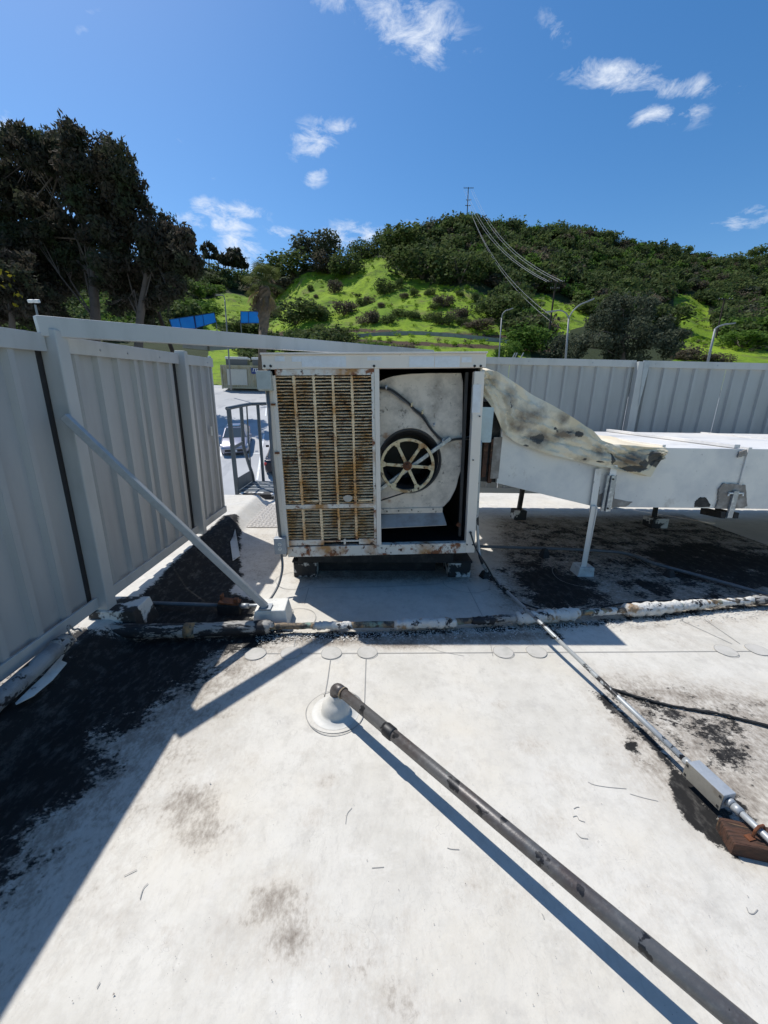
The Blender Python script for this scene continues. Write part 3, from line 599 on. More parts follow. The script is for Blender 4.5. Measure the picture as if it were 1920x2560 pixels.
b.v = [(pp[0]+.037*math.cos(t)*(1+.1*math.sin(3*t)), .001, pp[2]+.028*math.sin(t)) for t in np.linspace(0, 6.283, n, endpoint=False)]; b.f = [tuple(range(n))]
make('pad_scrap', b, M_TRAY, ac, solid=.003)
for a, c, y0, y1 in ((228, 322, 1078, 1100), (345, 440, 1076, 1098), (708, 800, 1070, 1092)):
    p = AL(a, y1); q = AL(c, y0); make('bent_slat', B().bar((p[0], -.002, (p[2]+q[2])/2), (q[0], -.002, (p[2]+q[2])/2+.004), .004, .012), M_SLAT, ac)
# blower: scroll side plate with inlet hole
BD = .16
outline = [AL(x, y, BD)[[0, 2]] for x, y in [(780, 300), (840, 265), (930, 228), (1050, 210), (1200, 204), (1428, 203), (1424, 500), (1420, 860), (1400, 920), (1375, 1005), (1335, 1080), (1283, 1132), (1150, 1136), (860, 1142), (760, 1142), (700, 1000), (690, 600)]]
hc = AL(1062, 812, BD)[[0, 2]]; hr = (AL(1280, 812, BD)[0]-hc[0])
def hit(ang):
    d = np.array((math.cos(ang), math.sin(ang))); best = None
    for i in range(len(outline)):
        a = outline[i]; c = outline[(i+1) % len(outline)]; e = c-a
        den = d[0]*e[1]-d[1]*e[0]
        if abs(den) < 1e-9: continue
        t = ((a[0]-hc[0])*e[1]-(a[1]-hc[1])*e[0])/den; u = ((a[0]-hc[0])*d[1]-(a[1]-hc[1])*d[0])/den
        if t > 0 and -1e-6 <= u <= 1+1e-6 and (best is None or t < best): best = t
    return hc+d*(best or hr*1.1)
n = 96; b = B()
angs = [2*math.pi*k/n for k in range(n)]; OU = [hit(a) for a in angs]
for k in range(n):
    a = angs[k]; i = (hc[0]+hr*math.cos(a), hc[1]+hr*1.04*math.sin(a)); b.v += [(OU[k][0], BD, OU[k][1]), (i[0], BD, i[1]), (hc[0]+(i[0]-hc[0])*.93, BD+.03, hc[1]+(i[1]-hc[1])*.93)]
for k in range(n):
    j = (k+1) % n; b.f += [(3*k, 3*j, 3*j+1, 3*k+1), (3*k+1, 3*j+1, 3*j+2, 3*k+2)]
make('blower_side_plate', b, M_HOUS, ac, solid=.003)
b2 = B(); b2.v = [p for k in range(n) for p in ((OU[k][0], BD, OU[k][1]), (OU[k][0], BD+.62, OU[k][1]))]
b2.f = [(2*k, 2*((k+1) % n), 2*((k+1) % n)+1, 2*k+1) for k in range(n)]
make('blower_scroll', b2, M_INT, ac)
make('blower_rim', B().tube([(OU[k][0], BD-.004, OU[k][1]) for k in range(n) if OU[k][0] > AL(800, 500, BD)[0]][:60], .003, 6), M_HOUS, ac)
bl = B()
for k in range(44):
    a = 2*math.pi*k/44; bl.bar((hc[0]+hr*.90*math.cos(a), BD+.04, hc[1]+hr*.9*math.sin(a)), (hc[0]+hr*.90*math.cos(a), BD+.5, hc[1]+hr*.9*math.sin(a)), .03, .003, (math.cos(a+.6), 0, math.sin(a+.6)))
make('blower_wheel_blades', bl, M_BLACK, ac, kind='stuff')
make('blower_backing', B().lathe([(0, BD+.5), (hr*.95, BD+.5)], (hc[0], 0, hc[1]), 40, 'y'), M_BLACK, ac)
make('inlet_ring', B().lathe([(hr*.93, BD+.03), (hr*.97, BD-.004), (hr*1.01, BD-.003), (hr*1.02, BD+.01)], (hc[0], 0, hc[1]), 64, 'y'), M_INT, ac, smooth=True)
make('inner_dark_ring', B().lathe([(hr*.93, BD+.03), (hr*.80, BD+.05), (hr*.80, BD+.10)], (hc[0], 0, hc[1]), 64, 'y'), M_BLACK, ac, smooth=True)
# pulley with six spokes
PD = .10
pc = AL(1045, 842, PD); pr = AL(1232, 842, PD)[0]-pc[0]
pu = make('pulley_rim', B().lathe([(pr*.90, -.012), (pr, -.016), (pr*1.0, -.010), (pr*.95, 0), (pr*1.0, .010), (pr, .016), (pr*.90, .012), (pr*.90, -.012)], (0, 0, 0), 64, 'y'), M_PUL, ac, smooth=False)
pu.location = (pc[0], PD, pc[2])
for k in range(6):
    a = math.radians(-5+60*k); c_, s_ = math.cos(a), math.sin(a); nx_, nz2 = -s_, c_
    b = B(); r0, r1 = pr*.12, pr*.93; w0, w1 = .013, .018
    def q(r, w, y): return (c_*r+nx_*w, y, s_*r+nz2*w)
    rm = r0+(r1-r0)*.8
    b.hexa([q(r0, -w0, -.006), q(r0, w0, -.006), q(r0, w0, .006), q(r0, -w0, .006), q(rm, -w0*.9, -.006), q(rm, w0*.9, -.006), q(rm, w0*.9, .006), q(rm, -w0*.9, .006)])
    b.hexa([q(rm, -w0*.9, -.006), q(rm, w0*.9, -.006), q(rm, w0*.9, .006), q(rm, -w0*.9, .006), q(r1, -w1*1.7, -.008), q(r1, w1*1.7, -.008), q(r1, w1*1.7, .008), q(r1, -w1*1.7, .008)])
    make('spoke', b, M_PUL, pu, bevel=.003)
make('hub', B().lathe([(0, -.03), (.022, -.03), (.024, -.018), (.036, -.014), (.036, .03), (0, .03)], (0, 0, 0), 24, 'y'), M_RUST, pu, smooth=False)
make('blower_shaft', B().tube([(pc[0], .06, pc[2]), (pc[0], .7, pc[2])], .014, 12), M_RUST, ac)
p0_ = AL(780, 1062, .13); p1_ = AL(1345, 650, .13)
make('bearing_bracket', B().bar((p0_[0], .135, p0_[2]), (p1_[0], .135, p1_[2]), .03, .03, (0, 1, 0)), M_STRUT, ac, bevel=.003)
make('drive_belt', B().tube([(pc[0]-.01, PD, pc[2]-pr), (AL(840, 1105, PD)[0]-.25, PD, AL(840, 1105, PD)[2]-.06)], .006, 8).tube([(pc[0]-pr*.35, PD, pc[2]+pr*.93), (pc[0]-pr*1.2, PD, pc[2]+pr*.45), (AL(840, 1105, PD)[0]-.25, PD, AL(840, 1105, PD)[2]+.02)], .006, 8), M_BLACK, ac)
f0 = AL(840, 1172, BD); f1 = AL(1288, 1128, BD)
make('housing_flange', B().box(((f0[0]+f1[0])/2-.03, BD-.008, (f0[2]+f1[2])/2), (f1[0]-f0[0]+.06, .012, f1[2]-f0[2])), M_HOUS, ac, bevel=.001)
t0 = AL(840, 1178, BD); t1 = AL(1290, 1160, BD); t2 = AL(1318, 1250, .05); t3 = AL(840, 1275, .05)
make('tray', B().hexa([(t3[0]-.05, .05, t3[2]-.004), (t2[0], .05, t2[2]-.004), (t1[0], BD-.01, t1[2]-.004), (t0[0]-.05, BD-.01, t0[2]-.004), (t3[0]-.05, .05, t3[2]), (t2[0], .05, t2[2]), (t1[0], BD-.01, t1[2]), (t0[0]-.05, BD-.01, t0[2])]), M_TRAY, ac)
for x, y in ((905, 1155), (985, 1150), (1075, 1143), (1222, 1138)):
    p = AL(x, y, BD); make('flange_screw', B().lathe([(0, BD-.02), (.006, BD-.02), (.006, BD-.01)], (p[0], 0, p[2]), 8, 'y'), M_BLACK, ac)
# wiring harness
hp = [(800, 305), (900, 310), (960, 335), (1040, 395), (1095, 450), (1150, 500), (1200, 575), (1255, 640), (1300, 672), (1340, 665), (1400, 655), (1475, 650)]
for k, (ox, rr) in enumerate(((0, .008), (.012, .006), (-.010, .005), (.004, .004))):
    pts = []
    for i, (x, y) in enumerate(hp):
        p = AL(x, y, .13); pts.append((p[0]+ox*.6*math.sin(i*1.3+k), .128+.004*k, p[2]+ox*math.cos(i+k)))
    make('cable', B().tube(curve(pts, 5), rr, 8), M_TAPE if k else M_BLACK, ac, smooth=True)
for x, y in ((900, 300), (1075, 420), (1150, 470), (1230, 560), (1290, 668)):
    p = AL(x, y, .12); make('cable_clamp', B().lathe([(.012, -.006), (.016, -.006), (.016, .006), (.012, .006)], (p[0], .125, p[2]), 12, 'x').box((p[0]+.008, .12, p[2]+.012), (.008, .006, .016)), M_PUL if y in (420, 470) else M_STRUT, ac)
make('inner_post', B().box((AL(1445, 500, .1)[0], .11, .76), (.02, .03, 1.3)), M_INT, ac)
p = AL(1400, 1248, .1); make('rusty_scrap', B().box((p[0], .1, p[2]), (.03, .03, .03), np.array(Matrix.Rotation(.5, 3, 'Y'))), M_RUST, ac)
# boxes and conduits fixed to the cabinet
jb0 = AL(33, 325); jb1 = AL(112, 190)
make('junction_box', B().box(((jb0[0]+jb1[0])/2, -.03, (jb0[2]+jb1[2])/2), (jb1[0]-jb0[0], .06, jb1[2]-jb0[2])).box(((jb0[0]+jb1[0])/2-.002, -.064, (jb0[2]+jb1[2])/2+.004), (jb1[0]-jb0[0]+.008, .008, jb1[2]-jb0[2]-.006)), M_BOXG, ac, bevel=.004)
ca0 = AL(90, 325); ca1 = AL(172, 1330)
make('side_conduit', B().tube([(ca0[0]-.004, -.022, ca0[2]), ((ca0[0]+ca1[0])/2-.012, -.022, .8), (ca1[0], -.022, ca1[2])], .0115, 12), M_TAPE, ac, smooth=True)
for y in (418, 752):
    p = AL(118+(y-418)*.08, y); make('rusty_strap', B().box((p[0]+.004, -.012, p[2]), (.032, .012, .014)), M_RUST, ac)
o0 = AL(143, 1435); o1 = AL(212, 1325)
ob = make('outlet_box', B().box(((o0[0]+o1[0])/2, -.035, (o0[2]+o1[2])/2), (o1[0]-o0[0], .06, o1[2]-o0[2])), M_BOXS, ac, bevel=.004)
for dz in (-.019, .019):
    zc = (o0[2]+o1[2])/2+dz; xc = (o0[0]+o1[0])/2
    make('receptacle', B().lathe([(0, -.070), (.015, -.070), (.016, -.062)], (xc, 0, zc), 16, 'y'), M_OUT, ob)
    make('receptacle_slot', B().box((xc-.005, -.0708, zc+.003), (.002, .001, .007)).box((xc+.005, -.0708, zc+.003), (.002, .001, .007)).box((xc, -.0708, zc-.006), (.003, .001, .004)), M_BLACK, ob)
# feet under the cabinet
for i, (px, wd, lab) in enumerate(((765, .20, 'tarred white support block under the left end of the cooler'), (1145, .20, 'tarred white support block under the right end of the cooler'))):
    c = G(px, 1437); t = thing('support_block', lab, 'support block', (c[0], 3.55, 0))
    make('block_body', B().box((0, 0, .065), (.20, .75, .14)), M_BLKT if i else M_BLKT, t, bevel=.01)
    make('tar_cap', B().box((0, 0, .147), (.215, .77, .022)), M_CURB, t, bevel=.006)
rl = thing('timber_rail', 'black tarred timber rail lying across the blocks below the cooler', 'timber')
make('timber', B().box((c0[0]-.01, 3.17, .20), (1.34, .09, .085)), M_CURB, rl, bevel=.006)
make('timber', B().box((c0[0]-.01, 3.95, .195), (1.36, .10, .065)), M_CURB, rl, bevel=.006)
make('steel_base', B().box((c0[0], 3.16, .262), (1.42, .06, .04)), M_CURB, rl)
make('shade_fill', B().box((c0[0]-.01, 3.62, .085), (1.10, .62, .17)), M_CURB, rl)  # dark box added to stand for the shadow in the gap under the cooler
make('steel_base', B().box((c0[0], 3.95, .25), (1.42, .06, .05)), M_CURB, rl)

# pale blue disconnect box beside the cabinet
q0 = PY(1199, 1104, 3.05); q1 = PY(1226, 1019, 3.05)
db = thing('disconnect_box', 'pale blue electrical box fixed beside the right edge of the cooler', 'electrical box', ((q0[0]+q1[0])/2-.02, 3.06, q0[2]))
wz = q1[2]-q0[2]; wx = .13
make('box_body', B().box((0, 0.03, wz/2), (wx, .12, wz)), M_BOXB, db, bevel=.004)
make('box_lid', B().box((-.005, -.034, wz/2), (wx+.008, .006, wz+.006)).box((wx/2+.002, -.03, wz/2), (.008, .012, wz)), M_BOXB, db)

# ------------------------------------------------------------------ duct
DY = 3.20
def P5(x, y, Y=DY): return PY(1180+x*.44605, 880+y*.44605, Y)
zd1 = P5(1200, 539)[2]; zd0 = P5(1200, 872)[2]
xbend = P5(700, 700)[0]
# depth from the far top edge at same height
def Z5(x, y, z): return G(1180+x*.44605, 880+y*.44605, z)
bdepth = Z5(1200, 428, zd1)[1]; bdepth = min(max(bdepth, DY+.55), 5.15); print('BDEPTH', Z5(1200, 428, zd1), zd0, zd1)
dd = bdepth-DY
du = thing('roof_duct', 'white painted rectangular sheet metal duct running right from the cooler', 'duct', (xbend, DY, 0))
def dup(name, b, mat, **k):
    b.v = [(x-xbend, y-DY, z) for x, y, z in b.v]; return make(name, b, mat, du, **k)
xj1 = P5(1500, 700)[0]; xj2 = xj1+1.25
zl0 = P5(150, 735)[2]; zl1 = 1.62; xl_ = P5(150, 600)[0]; xc = P5(60, 600)[0]
def seg(x0, x1, z00, z01, z10, z11, y0=DY, y1=DY+dd):   # x0 end bottom/top, x1 end bottom/top
    return B().hexa([(x0, y0, z00), (x1, y0, z10), (x1, y1, z10), (x0, y1, z00), (x0, y0, z01), (x1, y0, z11), (x1, y1, z11), (x0, y1, z01)])
dup('transition_section', seg(xl_, xbend, zl0, zl1-.07, zd0+.006, zd1-.004), M_DUCT, bevel=.003)
dup('duct_section', seg(xbend+.0005, xj1, zd0, zd1, zd0-.005, zd1), M_DUCT, bevel=.003)
dup('duct_section', seg(xj1+.03, xj2, zd0-.005, zd1+.002, zd0-.01, zd1+.004), M_DUCT, bevel=.003)
dup('duct_section', seg(xj2+.02, xj2+4, zd0-.01, zd1+.004, zd0-.02, zd1+.01), M_DUCT, bevel=.003)
dup('duct_joint', seg(xj1+.0, xj1+.03, zd0-.02, zd1+.016, zd0-.02, zd1+.016, DY-.014, DY+dd+.014), M_DUCT, bevel=.002)
dup('duct_joint', seg(xj2, xj2+.02, zd0-.02, zd1+.018, zd0-.02, zd1+.018, DY-.012, DY+dd+.012), M_DUCT, bevel=.002)
xs1 = Z5(905, 420, zd1)[0]
dup('top_standing_seam', B().bar((P5(1080, 539)[0], DY+.01, zd1+.012), (P5(1080, 539)[0]-.05, DY+dd, zd1+.012), .03, .025).bar((P5(1500, 530)[0]+.0, DY+.02, zd1+.02), (xj1-.03, DY+dd, zd1+.02), .05, .03), M_DUCT, bevel=.003)
dup('flex_connector', seg(xc-.02, xl_, zl0+.01, zl1-.12, zl0, zl1-.1, DY+.03, DY+dd-.03), M_CURB)
fx = (xc+xl_)/2
dup('rusty_collar', B().box((xc+.02, DY+.015, (zl0+zl1-.35)/2+.05), (.035, .03, zl1-.35-zl0)).box((xc+.075, DY+.01, (zl0+zl1-.4)/2), (.03, .03, zl1-.4-zl0)), M_WOOD)
dup('sealant_band', B().box((xl_-.025, DY-.004, (zl0+zl1-.4)/2+.03), (.07, .012, zl1-.42-zl0)), M_SEAL, bevel=.003)
def blob(cx, cz, pts, y, name, mat, th=.006):
    b = B(); n_ = len(pts); b.v = [(x, y, z) for x, z in pts]+[(x, y+th, z) for x, z in pts]; b.f = [tuple(range(n_)), tuple(range(2*n_-1, n_-1, -1))]+[(k, (k+1) % n_, (k+1) % n_+n_, k+n_) for k in range(n_)]
    return dup(name, b, mat)
def pts5(l, jit=.004):
    o = []
    for (a, c), (e, f_) in zip(l, l[1:]+l[:1]):
        for t in np.linspace(0, 1, 6, endpoint=False):
            p = P5(a+(e-a)*t, c+(f_-c)*t); o.append((p[0]+random.uniform(-jit, jit), p[2]+random.uniform(-jit, jit)))
    return o
blob(0, 0, pts5([(1375, 768), (1400, 735), (1470, 738), (1525, 745), (1532, 860), (1500, 876), (1355, 874), (1372, 830)]), DY-.017, 'sealant_patch', M_SEAL, .014)
blob(0, 0, pts5([(1250, 838), (1280, 812), (1310, 815), (1335, 855), (1330, 870), (1245, 868)], .003), DY-.004, 'tar_patch', M_CURB)
blob(0, 0, pts5([(1490, 560), (1532, 545), (1525, 580), (1480, 590)], .003), DY-.016, 'sealant_patch', M_SEAL, .012)
blob(0, 0, pts5([(690, 780), (715, 755), (712, 800), (805, 740), (795, 820), (900, 840), (860, 866), (690, 870)], .003), DY-.003, 'sealant_patch', M_SEAL)
# straps and legs
lp = G(1458, 1436, 0); topp = P5(712, 655, DY-.03); mid = P5(668, 880, DY-.03); bot = G(1459, 1415, .09)
lg = dup('support_leg', B().bar((topp[0], DY-.022, topp[2]), (mid[0]+.02, DY-.022, mid[2]-.03), .055, .006, (0, 1, 0)).bar((mid[0]+.012, DY-.045, mid[2]+.03), (bot[0], bot[1], .08), .046, .005, (0, 1, 0)).bar((mid[0]+.034, DY-.04, mid[2]+.03), (bot[0]+.022, bot[1]+.02, .08), .005, .046, (0, 1, 0)), M_DUCT)
ft = B().hexa([(lp[0]+x-xbend, lp[1]+y-DY, z) for x, y, z in [(-.08, -.05, -.004), (.075, -.05, -.004), (.075, .1, -.004), (-.08, .1, -.004), (-.065, -.045, .085), (.07, -.045, .085), (.07, .09, .085), (-.065, .09, .085)]])
make('foot_block', ft, M_WHITE, lg, bevel=.006)
su = thing('strut_channel', 'short galvanised strut channel bolted upright on the duct front', 'bracket', (P5(750, 800)[0], DY-.03, zd0-.03))
s0 = P5(775, 690, DY-.03); s1 = P5(725, 893, DY-.03); hgt = s0[2]-s1[2]; sl = (s0[0]-s1[0]-.02)
sb = B()
for xo in (-.03, .0, .03): sb.hexa([(xo-.012, -.012 if xo else -.028, 0), (xo+.012, -.012 if xo else -.028, 0), (xo+.012, .01, 0), (xo-.012, .01, 0)]+[(xo-.012+sl*.5, -.012 if xo else -.028, hgt), (xo+.012+sl*.5, -.012 if xo else -.028, hgt), (xo+.012+sl*.5, .01, hgt), (xo-.012+sl*.5, .01, hgt)])
make('channel', sb, M_STRUT, su, bevel=.002)
for t in (.1, .9): make('bolt', B().lathe([(0, -.034), (.008, -.034), (.009, -.027)], (sl*.5*t, 0, hgt*t), 8, 'y'), M_BLACK, su)
make('white_tab', B().box((sl*.55, -.01, hgt+.04), (.055, .012, .09)), M_WHT, su, bevel=.002)
b2_ = thing('duct_bracket', 'dark strut bracket with white clip under the right duct joint', 'bracket', (P5(1445, 850)[0], DY-.02, zd0-.06))
make('clip', B().box((0, -.012, .20), (.14, .010, .012)).box((-.065, -.012, .19), (.010, .010, .03)).box((.065, -.012, .19), (.010, .010, .03)), M_WHT, b2_, bevel=.002)
make('strut_bar', B().box((-.005, -.01, .10), (.045, .02, .24)), M_STRUT, b2_).location = (0, 0, 0)
make('lower_bracket', B().bar((-.05, 0, .0), (-.02, .25, -.03), .04, .06).bar((.09, .02, -.01), (.12, .25, -.03), .04, .05), M_CURB, b2_)
# far leg and blocks under the duct
for px, py, wd, lab, post in ((1297, 1292, .16, 'tarred white block under the thin rear leg beneath the sloping duct', 1), (1640, 1312, .22, 'white tarred block with bent bracket in the shade under the duct', 0)):
    c = G(px, py+5); cx, cy = c[0]-xbend, c[1]-DY
    if post: t = make('support_leg', B().bar((cx, cy+.03, .11), (cx+.02, cy, .70), .05, .05, (0, 1, 0)), M_CURB, du)
    else: t = make('support_leg', B().bar((cx-.03, cy+.03, .12), (cx-.05, cy+.03, zd0), .05, .03, (0, 1, 0)), M_CURB, du)
    make('foot_block', B().box((cx, cy+.03, .06), (wd, .18, .13)), M_BLKT, t, bevel=.008)
# tarp draped over the transition
nS, nT = 70, 46
topl = [(45, 105), (90, 104), (130, 113), (220, 165), (300, 215), (400, 275), (500, 335), (600, 397), (660, 432), (720, 492), (780, 520), (830, 520), (900, 522), (980, 530), (1080, 539)]
botl = [(45, 240), (70, 262), (110, 320), (150, 395), (180, 460), (220, 495), (265, 517), (400, 562), (560, 603), (700, 640), (775, 650), (880, 672), (985, 694), (1035, 640), (1062, 600)]
def interp(l, t):
    t = t*(len(l)-1); i = min(int(t), len(l)-2); f_ = t-i; return (l[i][0]*(1-f_)+l[i+1][0]*f_, l[i][1]*(1-f_)+l[i+1][1]*f_)
V = []; dirt = []; hole = []
for i in range(nS+1):
    t = i/nS; T = P5(*interp(topl, t), DY-.02); Bt = P5(*interp(botl, t), DY-.025)
    for j in range(nT+1):
        s = j/nT
        if s <= .5:
            u = s/.5; p = Bt*(1-u)+T*u; bulge = -.009*math.sin(u*3.1)*(1+.6*math.sin(t*9)) ; y = DY-.022+bulge+.014*math.sin(t*34+u*5)*(1-u)**1.2+.010*math.sin(t*11-u*9)*math.sin(u*3.1)+.006*math.sin(t*57+u*21)-.018*abs(math.sin(t*16+u*4.2+2*math.sin(u*3)))*(.4+.6*u)-.010*abs(math.sin(t*9-u*7+1))-.014*((t*13+u*3.3) % 1)*min(1, 4*u*(1-u)+.3)+.012*((t*7-u*5.1) % 1)*min(1, 4*u*(1-u)+.2)-.02*(1-u)*abs(math.sin(t*7))
            if 1035 > 0 and abs(t-.70) < .03: y -= .03*(1-abs(t-.70)/.03)*u
            x, z = p[0], p[2]+.004*math.sin(t*21+u*11)
        else:
            u = (s-.5)/.5; x = T[0]+.02*math.sin(u*5+t*8)*u; y = DY-.022+(dd+.03)*u; z = T[2]+.012*math.sin(math.pi*min(u*6, 1)*.5)+.012*math.sin(t*17+u*9)+.008*math.sin(u*20)
            if t > .6: z = max(z, zd1+.006)
        V.append((x, y, z))
        sp = interp(topl, t) if s > .5 else tuple(np.array(interp(botl, t))*(1-s/.5)+np.array(interp(topl, t))*(s/.5))
        dv = 0
        for cx, cy, rx, ry, st in ((200, 250, 60, 90, .8), (320, 350, 130, 90, .7), (370, 480, 130, 60, 1.0), (520, 460, 110, 40, 1.), (870, 600, 130, 60, 1.0), (620, 600, 60, 30, .8), (120, 160, 60, 70, .6), (500, 370, 50, 40, .9), (260, 420, 90, 60, .9), (700, 560, 60, 50, .7)):
            dv = max(dv, st*math.exp(-((sp[0]-cx)/rx)**2-((sp[1]-cy)/ry)**2))
        hv = 0
        if s <= .5:
            for cx, cy, rx, ry in ((365, 485, 60, 40), (462, 432, 26, 24), (590, 460, 34, 24), (1010, 600, 70, 70), (900, 650, 110, 26), (770, 600, 18, 60), (300, 525, 36, 12), (620, 600, 22, 12), (700, 610, 40, 10), (530, 445, 26, 14), (205, 290, 10, 30), (950, 620, 60, 40)):
                hv = max(hv, .85*math.exp(-(((sp[0]-cx)/rx)**2+((sp[1]-cy)/ry)**2)*1.1))
        dirt.append(dv if s <= .55 else .15); hole.append(hv)
F = [(i*(nT+1)+j, (i+1)*(nT+1)+j, (i+1)*(nT+1)+j+1, i*(nT+1)+j+1) for i in range(nS) for j in range(nT)]
tp = B(); tp.v = V; tp.f = F
tp = make('canvas_tarp', tp, M_TARP, smooth=True, solid=.004); es = tp.modifiers.new('crease', 'EDGE_SPLIT'); es.split_angle = math.radians(22)
for nme, a in (('dirt', dirt), ('hole', hole)):
    at = tp.data.attributes.new(nme, 'FLOAT', 'POINT'); at.data.foreach_set('value', np.array(a, np.float32))
tag(tp, 'cream canvas tarp with black mould stains draped over the sloping duct', 'tarp')

# ------------------------------------------------------------------ pipes on the roof
def wobbly(pts, n=8, amp=.004):
    o = curve(pts, n); return [p+np.array([0, random.uniform(-amp, amp), random.uniform(-amp, amp)]) for p in o]
# gas pipe
e0 = G(838, 1716, .15); e1 = G(1852, 2560, .15); dr = (e1-e0)/np.linalg.norm(e1-e0)
gpt = thing('gas_pipe', 'long dark grey pipe running from a white riser boot to the bottom right corner', 'pipe', (e0[0], e0[1], 0))
ez = lambda p: (p[0]-e0[0], p[1]-e0[1], p[2])
far_ = e0+dr*3.2
make('pipe_run', B().tube([ez(e0+dr*.045), ez(e0+dr*1.0), ez(far_)], .0245, 24), M_GAS, gpt, smooth=True)
rb = np.array([e0[0]-.004, e0[1]-.0, 0])
el_ = [(0, 0, .075), (0, 0, .105)]+[tuple(np.array((0, 0, .115))+np.array((dr[0]*.035*(1-math.cos(a)), dr[1]*.035*(1-math.cos(a)), .035*math.sin(a)))) for a in np.linspace(0, math.pi/2, 7)]+[ez(e0+dr*.06)]
make('elbow', B().tube(el_, [.026]*2+[.0275]*7+[.027], 20), M_GAS, gpt, smooth=True)
make('weld_bead', B().tube([ez(e0+dr*.058), ez(e0+dr*.066)], .0295, 20), M_CORR, gpt); make('clamp_ring', B().lathe([(.026, .072), (.033, .074), (.033, .086), (.026, .088)], (0, 0, 0), 20), M_CORR, gpt)
pcz = e0+dr*.375
make('pipe_sleeve', B().tube([ez(e0+dr*.35), ez(e0+dr*.356), ez(e0+dr*.395), ez(e0+dr*.40)], [.0265, .0285, .0285, .0265], 22), M_BLACK, gpt, smooth=True)
bo = thing('riser_boot', 'white flared rubber boot sealing the gas pipe riser to the roof', 'pipe boot', (e0[0], e0[1], 0))
make('boot_cone', B().lathe([(.118, .003), (.075, .006), (.070, .02), (.066, .045), (.05, .065), (.033, .085), (.031, .105), (.027, .106)], (0, 0, 0), 32), M_BOOT, bo, smooth=True)
pt = B(); n_ = 40; pt.v = [(.145*math.cos(t), .135*math.sin(t), .002) for t in np.linspace(0, 6.283, n_, endpoint=False)]; pt.f = [tuple(range(n_))]; make('boot_patch', pt, M_ROOF, bo)
rg = ring((0, 0), .145, .004, .004, wobble=.02); make('patch_edge', rg, M_SEAM, bo)
# wrapped pipe across the roof
def xy(px, py, z): return G(px, py, z)
wp = thing('wrapped_pipe', 'black and white peeling wrapped pipe lying between the fence post and the brace block', 'pipe', tuple(xy(217, 1590, 0)))
def relt(pts, o): return [np.array(p)-np.array(o.location) for p in pts]
make('wrap', B().tube(relt(wobbly([xy(215, 1578, .06), xy(225, 1578, .06), xy(465, 1576, .06), xy(650, 1568, .06), xy(668, 1566, .06)], 8, .002), wp), [.034, .042]+[.046]*31, 18, wob=.03), M_WRAP, wp, smooth=True)
make('wrap_collar', B().tube(relt([xy(463, 1576, .06), xy(490, 1575, .06)], wp), .049, 18), M_CORR, wp, smooth=True)
make('bare_end', B().tube(relt([xy(176, 1575, .06), xy(222, 1578, .06)], wp), .02, 12), M_GAS, wp, smooth=True)
cp = thing('corroded_pipe', 'rusty crusted pipe lying across the whole roof before the cooler', 'pipe', tuple(xy(700, 1566, 0)))
make('pipe_core', B().tube(relt(wobbly([xy(660, 1566, .055), xy(820, 1563, .05), xy(1000, 1560, .05), xy(1150, 1553, .05), xy(1300, 1544, .055), xy(1450, 1532, .06), xy(1600, 1523, .06), xy(1760, 1508, .06), xy(1920, 1498, .06), xy(2200, 1480, .06)], 10, .003), cp), .021, 14, wob=.08), M_CORR, cp, smooth=True)
for a, c, ra, mt in ((985, 1140, .034, M_CRUST), (1290, 1445, .045, M_CRUST), (1560, 1700, .047, M_CRUST), (1700, 1765, .036, M_CRUST), (1765, 1885, .027, M_CRUST), (1880, 2060, .036, M_WRAP), (780, 880, .026, M_CRUST), (1180, 1290, .03, M_WRAP), (1470, 1560, .026, M_CRUST)):
    def yy(px): return float(np.interp(px, [660, 820, 1000, 1150, 1300, 1450, 1600, 1760, 1920, 2200], [1566, 1563, 1560, 1553, 1544, 1532, 1523, 1508, 1498, 1480]))
    ps = wobbly([xy(px, yy(px)+1, .055) for px in np.linspace(a, c, 5)], 5, .004); rr = [ra*random.uniform(.82, 1.12) for _ in ps]; rr[0] *= .8; rr[-1] *= .8
    make('crusted_wrap', B().tube(relt(ps, cp), rr, 14, wob=.12), mt, cp, smooth=True)
# debris flakes below the pipe
db_ = B()
for k in range(2600):
    px = random.uniform(640, 1480) if random.random() < .75 else random.uniform(1480, 1960); c = G(px, np.interp(px, [640, 1300, 1960], [1592, 1572, 1520])+abs(random.gauss(0, 9))*random.choice((1, 1, -.4))); s = random.uniform(.002, .008)
    a = random.uniform(0, 6.28); h = random.uniform(.003, .012)
    db_.quad(*[(c[0]+s*math.cos(a+q)*random.uniform(.7, 1.3), c[1]+s*math.sin(a+q), h*random.uniform(.2, 1)) for q in (0, 2.1, 4.2)])
tag(make('paint_debris', db_, M_CRUST, kind='stuff'), 'flaked grey and black paint debris strewn along the corroded pipe', 'debris')
# jacketed pipe along the curb
jp = thing('jacketed_pipe', 'dusty grey jacketed pipe lying along the foot of the left fence', 'pipe', tuple(xy(165, 1620, 0)))
ja = PX(168, 1598, -1.655); jb_ = PX(0, 1748, -1.655); jd = (jb_-ja); jc = jb_+jd*1.6
make('jacket', B().tube(relt([ja, ja+jd*.06]+[ja+jd*t for t in np.linspace(.1, 2.6, 30)], jp), [.03, .040]+[.042]*30, 18, wob=.03), M_JACK, jp, smooth=True)
make('end_tape', B().tube(relt([ja-jd*.03, ja, ja+jd*.16, ja+jd*.2], jp), [.02, .042, .046, .043], 16, wob=.12), M_WRAP, jp, smooth=True)
make('wire_loop', B().tube(relt(curve([*[PX(x, y, -1.64) for x, y in ((204, 1578), (195, 1572), (184, 1574), (174, 1563), (169, 1570), (178, 1590))]], 6), jp), .005, 8), M_JACK, jp, smooth=True)
fl = B()
